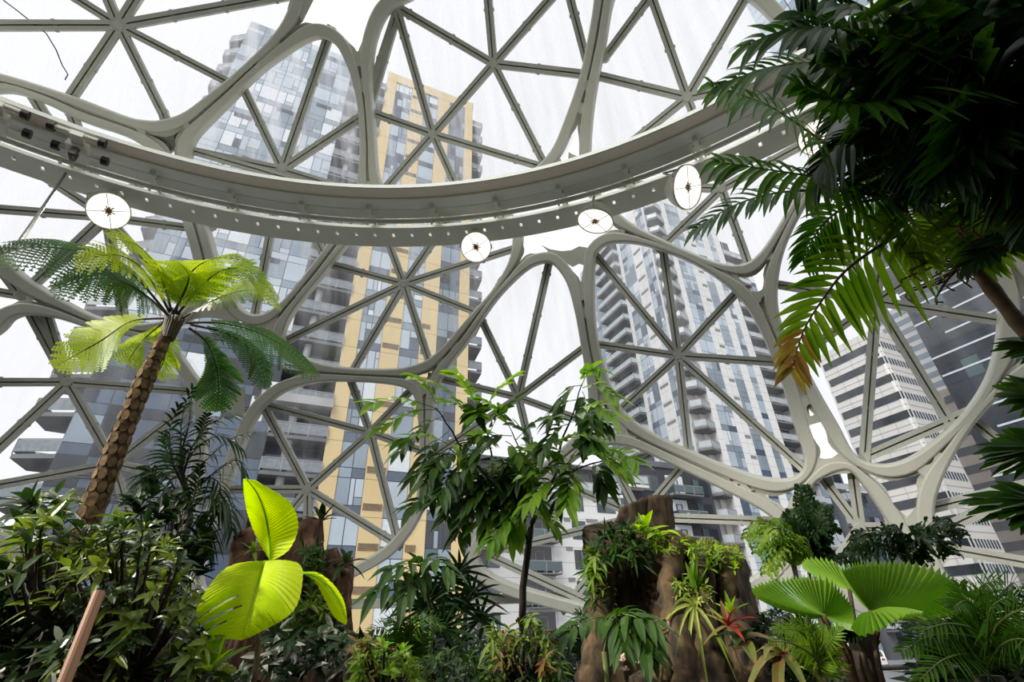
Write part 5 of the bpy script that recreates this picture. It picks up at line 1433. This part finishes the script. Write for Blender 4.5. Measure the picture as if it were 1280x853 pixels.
# ------------------------------------------------------------------ feathery ferns / cycads
def cycad(label, fr, L, w, mats, base, seed, name='cycad', group=None, pairs=22, droop=0.15, rad=0.010, ang=(70, 35)):
    b = W(*base); t = thing(name, label, 'cycad', (b.x, b.y, -1.6), 0, group)
    limb(t, [Vector((b.x, b.y, -1.6)), b], 0.07, 0.06, 'stem_dark', name='trunk', n=6)
    for i, pts in enumerate(fr): frond(t, px3([base]+list(pts)), pairs, L, w, mats, droop=droop, seed=seed+i, prof='strap', rad=rad, ang=ang, cam_w=0.7, z_w=0.4, segs=3, t0=0.15, shape=lambda t: min(1, 0.4+2.5*t)*(1-0.75*max(0, t-0.55)/0.45))
    return t
cycad('large dark feathery cycad filling the lower right corner', [
    [(1200,800,3.5),(1165,792,3.3),(1138,806,3.2)], [(1222,772,3.6),(1208,752,3.5),(1192,760,3.4)], [(1230,765,3.6),(1225,735,3.5),(1250,725,3.4)], [(1245,760,3.6),(1265,730,3.5),(1275,740,3.4)],
    [(1210,800,3.4),(1165,795,3.2),(1128,815,3.1)], [(1225,795,3.4),(1188,780,3.2),(1150,790,3.1)], [(1245,785,3.5),(1285,760,3.4),(1310,775,3.3)], [(1228,775,3.7),(1205,745,3.7),(1200,732,3.7)], [(1235,790,3.3),(1240,760,3.1),(1262,745,3.0)],
    [(1215,820,3.3),(1180,825,3.1),(1150,850,3.0)], [(1250,810,3.3),(1280,800,3.1),(1300,830,3.0)]], 0.20, 0.014, ('palm_green', 'stem_green'), (1235, 845, 3.7), 500, pairs=34)
cycad('small bright feathery cycad under the left fan leaf', [
    [(1020,820,3.3),(1000,790,3.2),(968,788,3.1)], [(1022,815,3.3),(1012,790,3.25),(992,775,3.2)], [(1026,815,3.3),(1028,795,3.25),(1030,782,3.2)], [(1030,818,3.3),(1040,800,3.2),(1048,786,3.2)], [(1020,825,3.2),(990,805,3.1),(962,802,3.0)], [(1018,825,3.4),(1003,800,3.4),(985,785,3.4)]],
    0.13, 0.012, ('tree_leaf', 'stem_green'), (1025, 855, 3.35), 540, pairs=26)
cycad('dark cycad with arching fronds right of the bright sapling', [
    [(505,800,5.0),(498,780,4.9),(488,775,4.8)], [(512,795,5.0),(512,772,4.9),(520,775,4.8)], [(520,800,5.0),(540,780,4.9),(552,785,4.8)], [(500,805,5.0),(478,785,4.8),(462,790,4.7)], [(512,800,4.9),(530,775,4.7),(545,775,4.7)], [(506,800,4.9),(490,775,4.8),(480,778,4.7)]],
    0.20, 0.016, ('palm_green', 'stem_green'), (510, 845, 5.0), 560, pairs=24)
cycad('shadowy cycad between the slender tree and the mossy stump', [
    [(735,800,5.5),(722,775,5.4),(712,785,5.3)], [(742,795,5.5),(745,765,5.4),(752,760,5.3)], [(748,800,5.5),(765,780,5.4),(775,790,5.3)], [(730,805,5.4),(708,800,5.2),(695,815,5.2)], [(738,800,5.4),(730,770,5.2),(722,765,5.2)]],
    0.22, 0.016, ('palm_dark', 'stem_dark'), (740, 845, 5.5), 580, pairs=24)

# ------------------------------------------------------------------ lady palms (dark fans of narrow leaflets)
def lady_palm(label, fans, base, seed, mats=('palm_dark', 'stem_dark'), L=0.42, w=0.04):
    b = W(*base); t = thing('lady_palm', label, 'palm', (b.x, b.y, -1.6), 0); rr = random.Random(seed)
    for (x, y, d, n) in fans:
        o = W(x, y, d); mb = MB()
        up = Vector((rr.uniform(-.5, .5), rr.uniform(-.6, .1), 1)).normalized(); xa = up.cross(Vector((0, 1, 0.2))).normalized()
        for q in range(n):
            a = R(-125+250*q/(n-1)); dd = up*math.cos(a) + xa*math.sin(a) + Vector((0, -0.25, 0))
            blade(mb, o, dd, Vector((0, -1, 0.5)), L*rr.uniform(0.8, 1.1), w, 0.25, 4, 'strap', 0.4)
        mb.tube(path([Vector((b.x, b.y, -1.6)), Vector((b.x, b.y, b.z)), o.lerp(b, 0.4)+Vector((0, 0, 0.05)), o], 10), 0.008, 5, 1)
        mb.build('leaf_fan', list(mats), t, local=False)
    return t
lady_palm('dark lady palm with spiky fans behind the cycad, left of the slender tree', [(562,728,6.2,13),(545,745,6.0,13),(575,760,6.0,13),(530,762,5.9,12),(590,745,6.3,12),(553,785,5.8,12),(600,775,6.0,11),(520,735,6.3,11),(575,715,6.4,12)], (560, 820, 6.2), 31)
lady_palm('dark lady palm half hidden under the cycad at the right edge', [(1170,800,4.2,11),(1185,822,4.1,11),(1172,835,4.1,11),(1195,805,4.3,11)], (1180, 850, 4.3), 32, L=0.22)

# ------------------------------------------------------------------ plants with big drooping pinnate leaves
def pinnate(label, leaves, base, seed, mats=('tree_dark', 'stem_green'), L=0.24, w=0.085, pairs=8, name='broadleaf_plant', stem='stem_green'):
    b = W(*base); t = thing(name, label, 'plant', (b.x, b.y, -1.6), 0)
    limb(t, [Vector((b.x, b.y, -1.6)), b], 0.025, 0.02, stem, n=6)
    for i, pts in enumerate(leaves):
        frond(t, [b]+px3(pts), pairs, L, w, mats, name='compound_leaf', prof='ovate', t0=0.4, ang=(68, 30), droop=0.45, rad=0.008, seed=seed+i, cam_w=0.5, z_w=0.7, shape=lambda t: 0.9, fold=0.25)
    return t
pinnate('plant with hanging green leaflets arching up in front of the dark lady palm', [[(520,715,5.2),(495,725,5.0),(470,740,4.9)], [(530,705,5.2),(545,700,5.0),(560,712,4.9)], [(525,708,5.2),(510,705,5.0),(490,712,4.9)], [(530,712,5.2),(520,725,5.0),(505,742,4.9)]], (540, 770, 5.4), 620)
pinnate('plant with long drooping leaflets in front of the foot of the mossy stump', [[(760,775,4.4),(735,775,4.3),(710,790,4.2)], [(770,770,4.4),(780,768,4.2),(800,775,4.1),(812,795,4.1)], [(772,772,4.4),(790,785,4.2),(808,810,4.1)], [(765,772,4.4),(770,775,4.2),(775,800,4.1)], [(768,770,4.4),(790,768,4.2),(815,778,4.1)]], (755, 815, 4.5), 640, L=0.21, w=0.07, pairs=8)

# ------------------------------------------------------------------ curly staghorn-like ferns
def curly(label, fr, base, mats, seed, name='curly_fern', L=0.16, w=0.05, droop=0.5):
    b = W(*base); t = thing(name, label, 'fern', (b.x, b.y, -1.6), 0); rr = random.Random(seed)
    limb(t, [Vector((b.x, b.y, -1.6)), b], 0.03, 0.02, 'stem_dark', n=6)
    for pts in fr:
        P = path([b]+px3(pts), 22); mb = MB(); mb.tube(P, [0.010*(1-0.7*i/22) for i in range(23)], 6, 1)
        for i in range(7, 23):
            tt, ss, nn = frame_at(P, i, 0.6, 0.5)
            for sg in (-1, 1):
                d = (tt*0.45 + ss*sg + nn*rr.uniform(-0.3, 0.3)).normalized(); l_ = L*(1-0.55*max(0, i/22-0.4)/0.6)*rr.uniform(0.8, 1.15)
                # wavy lobed pinna that curls over at its tip
                rows = []
                for q in range(9):
                    u = q/8; p = P[i] + d*(l_*math.sin(u*1.9)/1.0) + Vector((0, 0, -droop*l_*u*u)) + nn*(0.12*l_*math.sin(u*7+i))
                    ww = w*0.5*(1-0.6*u)*(1+0.35*math.sin(q*2.6))
                    rows.append([p - tt*ww, p + nn*0.006, p + tt*ww + nn*(0.01*math.sin(q*3))])
                mb.strip(rows, 0)
        mb.build('frond', list(mats), t, local=False)
    return t
curly('bright yellow-green curly fern right of the mossy stump', [[(985,690,4.5),(972,665,4.4),(950,655,4.3),(934,672,4.3)], [(990,690,4.5),(982,668,4.3),(965,662,4.2),(948,690,4.2)], [(990,695,4.5),(985,680,4.3),(972,685,4.2),(960,715,4.2)], [(992,690,4.5),(990,668,4.4),(975,655,4.3),(955,660,4.3)]], (1000, 745, 4.6), ('curly_leaf', 'stem_dark'), 71, L=0.13, w=0.04)
curly('dark curly fern standing up behind the bright curly fern', [[(1010,680,5.0),(1006,650,5.0),(1004,620,5.0),(1003,610,5.0)], [(1015,685,5.0),(1030,660,4.9),(1040,655,4.9)], [(1005,680,5.0),(990,660,4.9),(978,650,4.9)], [(1010,690,5.0),(1022,665,4.8),(1030,635,4.8)], [(1008,690,4.9),(998,660,4.8),(992,640,4.8)]], (1012, 730, 5.0), ('palm_dark', 'stem_dark'), 72, L=0.17, w=0.045, droop=0.3)
curly('dark curly fern arching behind the big fan palm leaf', [[(1130,690,5.0),(1110,672,4.9),(1080,668,4.8),(1062,690,4.8)], [(1140,685,5.0),(1160,660,4.9),(1180,655,4.8),(1200,668,4.8)], [(1135,690,5.0),(1130,668,4.9),(1110,660,4.8)], [(1130,695,5.0),(1100,685,4.8),(1070,690,4.8),(1045,698,4.8)], [(1140,690,5.0),(1150,675,4.8),(1170,672,4.8),(1185,690,4.8)]], (1135, 730, 5.1), ('palm_dark', 'stem_dark'), 73, L=0.14, w=0.042)

# ------------------------------------------------------------------ epiphytes and small plants
def rosette(name, label, cat, px, n, L, w, mats, seed, tilt=(25, 80), droop=0.5, prof='strap', group=None, axis=(0, -0.3, 1), segs=6, fold=0.35, short=0):
    p = W(*px); rr = random.Random(seed); t = thing(name, label, cat, tuple(p), 0, group)
    ax = Vector(axis).normalized(); x = ax.cross(Vector((0.2, 0.7, 0.4))).normalized(); y = ax.cross(x)
    for q in range(n):
        mb = MB(); a = q*2.399 + rr.uniform(-.2, .2); e = R(tilt[0] + (tilt[1]-tilt[0])*q/max(1, n-1))
        d = ax*math.cos(e) + (x*math.cos(a) + y*math.sin(a))*math.sin(e)
        blade(mb, p, d, ax, L*rr.uniform(0.8, 1.1)*(0.32 if q < short else 1), w*(0.5 if q < short else 1), droop*rr.uniform(0.6, 1.3), segs, prof, fold)
        mb.build('leaf', mats[q % len(mats)], t, local=False)
    return t
rosette('epiphyte', 'bright upright leaves of a small epiphyte on top of the mossy stump', 'epiphyte', (806,668,5.15), 6, 0.30, 0.10, ['lime_small'], 81, tilt=(10, 75), prof='ovate', droop=0.3)
rosette('epiphyte', 'flat bright leaves on the rim beside the tall plank of the mossy stump', 'epiphyte', (826,668,5.15), 5, 0.22, 0.09, ['lime_small'], 82, tilt=(50, 85), prof='ovate', droop=0.5)
rosette('spider_plant', 'pale green strap leaves hanging down the front of the mossy stump', 'epiphyte', (868,757,4.95), 13, 0.42, 0.032, ['strap_leaf'], 83, tilt=(50, 110), droop=1.1, axis=(0.1, -0.9, 0.4))
rosette('epiphyte', 'upright dark green blades on the face of the mossy stump', 'epiphyte', (870,742,5.0), 5, 0.34, 0.05, ['tree_leaf'], 84, tilt=(3, 30), droop=0.1)
rosette('bromeliad', 'red-centred bromeliad on the right side of the mossy stump', 'bromeliad', (910,783,4.7), 9, 0.27, 0.045, ['red_leaf', 'red_leaf', 'bromeliad_leaf'], 85, tilt=(8, 100), droop=0.35)
rosette('bromeliad', 'dark red cupped bromeliad right of the red-centred one', 'bromeliad', (928,800,4.75), 8, 0.26, 0.10, ['bromeliad_leaf', 'palm_dark'], 86, tilt=(25, 95), droop=0.5, prof='ovate')
rosette('bromeliad', 'striped bromeliad with a red tip at the bottom edge below the curly ferns', 'bromeliad', (976,820,3.2), 12, 0.30, 0.055, ['red_leaf', 'red_leaf']+['bromeliad_leaf']*10, 87, tilt=(15, 100), droop=0.9, short=2)
rosette('epiphyte', 'light green shoot above the red-centred bromeliad', 'epiphyte', (914,768,4.75), 6, 0.20, 0.04, ['tree_leaf', 'lime_small'], 88, tilt=(5, 60), droop=0.2)
rosette('epiphyte', 'small bright leaf tuft on the right rim of the mossy stump', 'epiphyte', (886,712,5.0), 8, 0.16, 0.03, ['tree_leaf', 'moss_leaf'], 89, tilt=(10, 90), droop=0.3)
rosette('birdnest_fern', 'bright lobed fern at the foot of the bright sapling', 'fern', (262,840,3.0), 9, 0.20, 0.06, ['lime_small', 'tree_leaf'], 90, tilt=(8, 70), droop=0.2, prof='lance')
rosette('epiphyte', 'dark leafy epiphyte on top of the reddish stump', 'epiphyte', (402,652,5.9), 11, 0.24, 0.06, ['palm_dark', 'under_leaf'], 91, tilt=(5, 80), droop=0.2, prof='lance')
rosette('epiphyte', 'leafy epiphyte hanging on the right edge of the reddish stump', 'epiphyte', (432,705,5.7), 8, 0.26, 0.07, ['palm_dark', 'shrub_dark'], 92, tilt=(15, 110), droop=0.4, prof='ovate')
rosette('epiphyte', 'pale yellowish leaf tuft on the left shoulder of the reddish stump', 'epiphyte', (316,690,5.7), 10, 0.18, 0.04, ['moss_leaf', 'tree_leaf'], 93, tilt=(10, 100), droop=0.3)
def clump(name, label, cat, region, n, L, w, mats, seed, dr, prof='lance', tilt=(20, 95), base=None, kind=None, wh=(5, 8), droop=0.35):
    base = base or (sum(p[0] for p in region)/len(region), sum(p[1] for p in region)/len(region), (dr[0]+dr[1])/2)
    rr = random.Random(seed); b = W(*base); t = thing(name, label, cat, tuple(b), 0); mb = MB(); k = 0
    xs = [p[0] for p in region]; ys = [p[1] for p in region]
    while k < n:
        x, y = rr.uniform(min(xs), max(xs)), rr.uniform(min(ys), max(ys))
        if not inside((x, y), region): continue
        k += 1; p = W(x, y, rr.uniform(*dr))
        whorl(mb, p, Vector((rr.uniform(-.5, .5), rr.uniform(-1, 0), rr.uniform(0.1, 1))), rr.randint(*wh), L, w, rr, rr.randrange(len(mats)), tilt=tilt, prof=prof, segs=3, droop=droop)
    o = mb.build('foliage', list(mats), t, local=False)
    if kind: o['kind'] = kind
    return t
clump('epiphyte_fern', 'dark fern clump on the left shoulder of the mossy stump', 'fern', [(738,700),(745,672),(775,660),(800,665),(812,690),(800,715),(765,712)], 45, 0.17, 0.035, ('palm_dark', 'tree_dark', 'moss_leaf'), 101, (5.0, 5.3))
clump('epiphyte_fern', 'green fern fringe down the left edge of the mossy stump', 'fern', [(732,700),(748,690),(758,720),(762,755),(742,760),(736,730)], 30, 0.17, 0.03, ('tree_dark', 'tree_leaf'), 102, (5.1, 5.4))
clump('moss_cushion', 'yellow-green moss cushion in the middle of the mossy stump', 'moss', [(842,730),(860,722),(885,735),(892,760),(862,768),(845,755)], 45, 0.07, 0.018, ('moss_leaf', 'strap_leaf'), 103, (4.95, 5.1))
clump('moss_cushion', 'moss and small leaves on the stump rim below the bright epiphytes', 'moss', [(800,690),(815,672),(850,672),(900,690),(925,700),(918,715),(880,705),(840,695)], 55, 0.08, 0.02, ('moss_leaf', 'lime_small'), 104, (5.0, 5.25))
clump('creeping_fern', 'small creeping ferns on the reddish stump below the hanging yellow leaf', 'fern', [(360,745),(380,735),(420,745),(425,775),(395,800),(350,790)], 50, 0.12, 0.03, ('tree_dark', 'moss_leaf'), 105, (5.2, 5.7))
clump('creeping_fern', 'green creepers down the side of the reddish stump behind the sapling leaf', 'fern', [(375,690),(395,680),(405,705),(398,730),(380,735)], 25, 0.12, 0.03, ('tree_dark', 'palm_dark'), 106, (5.5, 5.8))
clump('mottled_plant', 'plant with dark and silvery mottled leaves below the reddish stump', 'plant', [(320,800),(345,790),(400,780),(440,795),(450,853),(300,853)], 60, 0.16, 0.05, ('silver_leaf', 'under_leaf', 'under_leaf'), 107, (4.2, 4.9))
clump('orchid_flowers', 'small pale pink flowers at the foot of the mossy stump', 'flowers', [(775,820),(800,812),(812,830),(795,842),(778,838)], 14, 0.03, 0.022, ('flower_pink',), 108, (4.3, 4.5), wh=(4, 5))
shrub('croton', 'bushy plant with yellow-green and reddish leaves below the slender tree', [(612,853),(615,790),(640,772),(670,775),(690,800),(705,840),(700,853)], 100, 0.11, 0.028, ('moss_leaf', 'croton_leaf', 'shrub_dark'), 21, (655, 870, 4.2), dr=(3.9, 4.6), weights=(3, 1, 2), prof='lance', tilt=(30, 110), droop=0.6)
shrub('croton', 'low plant with bright green leaves and reddish stems at the bottom left of centre', [(440,853),(445,815),(470,800),(500,812),(520,840),(525,853)], 60, 0.09, 0.026, ('moss_leaf', 'croton_leaf', 'tree_leaf'), 22, (480, 870, 3.8), dr=(3.5, 4.1), weights=(2, 1, 2), prof='lance')
shrub('low_shrub', 'low fresh green groundcover bush at the bottom between croton and cycad', [(530,853),(535,825),(570,815),(600,825),(610,853)], 50, 0.085, 0.025, ('under_leaf', 'tree_dark'), 23, (570, 870, 4.0), dr=(3.7, 4.4), prof='lance')
shrub('leafy_shrub', 'dark leafy shrub under the large cycad at the right', [(1152,853),(1160,825),(1200,815),(1280,800),(1280,853)], 45, 0.13, 0.055, ('under_leaf', 'palm_dark'), 24, (1180, 870, 4.0), dr=(3.8, 4.6))
shrub('leafy_shrub', 'dark small-leaved shrub between the mossy stump and the small cycad', [(935,853),(935,790),(950,760),(985,765),(1000,800),(960,853)], 45, 0.09, 0.03, ('under_leaf', 'shrub_dark'), 25, (965, 870, 5.2), dr=(5.0, 5.8))

# fiddlehead on the stump
fh = thing('fiddlehead', 'coiled round fern fiddlehead beside the long drooping leaflets', 'fern shoot', tuple(W(828, 782, 4.6)))
P = []
c0 = W(829, 782, 4.6)
for i in range(60):
    t = i/59; a = 6.28*2.2*t+2.4; r_ = 0.055*(1-t)+0.006; P.append(c0 + Vector((r_*math.cos(a), 0.01*math.sin(i), r_*math.sin(a))))
st_ = [W(824, 870, 4.65), W(828, 830, 4.62), W(822, 800, 4.6)]
mb = MB(); mb.tube(st_ + P, [0.014]*3 + [0.014*(1-0.6*i/59) for i in range(60)], 8)
mb.build('coil', 'leaf_scar', fh, smooth=True, local=False)

# undergrowth that nobody could count, filling the shade between the plants
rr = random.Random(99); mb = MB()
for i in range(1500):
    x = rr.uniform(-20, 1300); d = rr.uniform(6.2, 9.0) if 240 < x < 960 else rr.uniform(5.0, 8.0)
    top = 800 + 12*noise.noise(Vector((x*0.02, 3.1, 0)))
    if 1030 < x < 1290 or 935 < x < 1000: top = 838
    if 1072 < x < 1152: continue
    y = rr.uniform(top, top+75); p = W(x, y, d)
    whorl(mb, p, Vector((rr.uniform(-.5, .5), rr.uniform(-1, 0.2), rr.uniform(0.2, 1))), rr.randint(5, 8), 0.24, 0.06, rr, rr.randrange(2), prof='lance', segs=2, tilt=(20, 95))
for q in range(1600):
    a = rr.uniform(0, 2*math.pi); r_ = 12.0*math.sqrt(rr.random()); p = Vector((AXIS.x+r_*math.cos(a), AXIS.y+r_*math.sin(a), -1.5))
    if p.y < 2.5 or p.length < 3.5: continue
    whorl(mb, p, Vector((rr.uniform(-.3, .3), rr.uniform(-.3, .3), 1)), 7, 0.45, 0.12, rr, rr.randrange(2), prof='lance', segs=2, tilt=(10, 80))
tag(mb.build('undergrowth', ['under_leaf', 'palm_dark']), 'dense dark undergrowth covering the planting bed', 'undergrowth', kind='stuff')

# railing at the planter edge, lower right
rl = thing('planter_railing', 'dark low railing along the bottom right behind the fan palm stalks', 'railing', tuple(W(1180, 850, 5.5)))
a, b = W(925, 842, 5.3), W(1300, 828, 5.6)
mb = MB(); mb.tube([a, b], 0.018, 8); mb.build('rail', 'dark_metal', rl, local=False)
mb = MB(); mb.tube([a - Vector((0, 0, 0.13)), b - Vector((0, 0, 0.13))], 0.03, 8); mb.build('rail', 'dark_metal', rl, local=False)
for i in range(5):
    p = a.lerp(b, (i+0.5)/5); mb = MB(); mb.tube([p, Vector((p.x, p.y, -1.6))], 0.016, 8); mb.build('post', 'dark_metal', rl, local=False)

# street trees outside
def street_tree(px, dist, h, wdt, seed, label):
    d = ray(*px); p = Vector((d.x, d.y, 0)).normalized()*dist; p.z = GROUND; rr = random.Random(seed)
    t = thing('street_tree', label, 'tree', tuple(p)); mb = MB(); mb.tube([p, p + Vector((0.1, 0, h*0.6))], [0.14, 0.08], 8); mb.build('trunk', 'stem_dark', t, local=False)
    mb = MB()
    for i in range(420):
        v = Vector((rr.gauss(0, 1), rr.gauss(0, 1), rr.gauss(0, 1))).normalized()*rr.random()**0.4
        q = p + Vector((v.x*wdt, v.y*wdt, h*0.68 + v.z*h*0.33)); whorl(mb, q, v + Vector((0, 0, 0.3)), 6, 0.35, 0.16, rr, 0, segs=2, tilt=(30, 100))
    mb.build('crown', ['shrub_dark'], t, local=False)
street_tree((975, 800), 30, 4.6, 1.6, 1, 'small street tree outside, seen between the mossy stump and the curly fern')
street_tree((1112, 700), 60, 9.0, 2.6, 2, 'street tree outside below the pale stone office block')
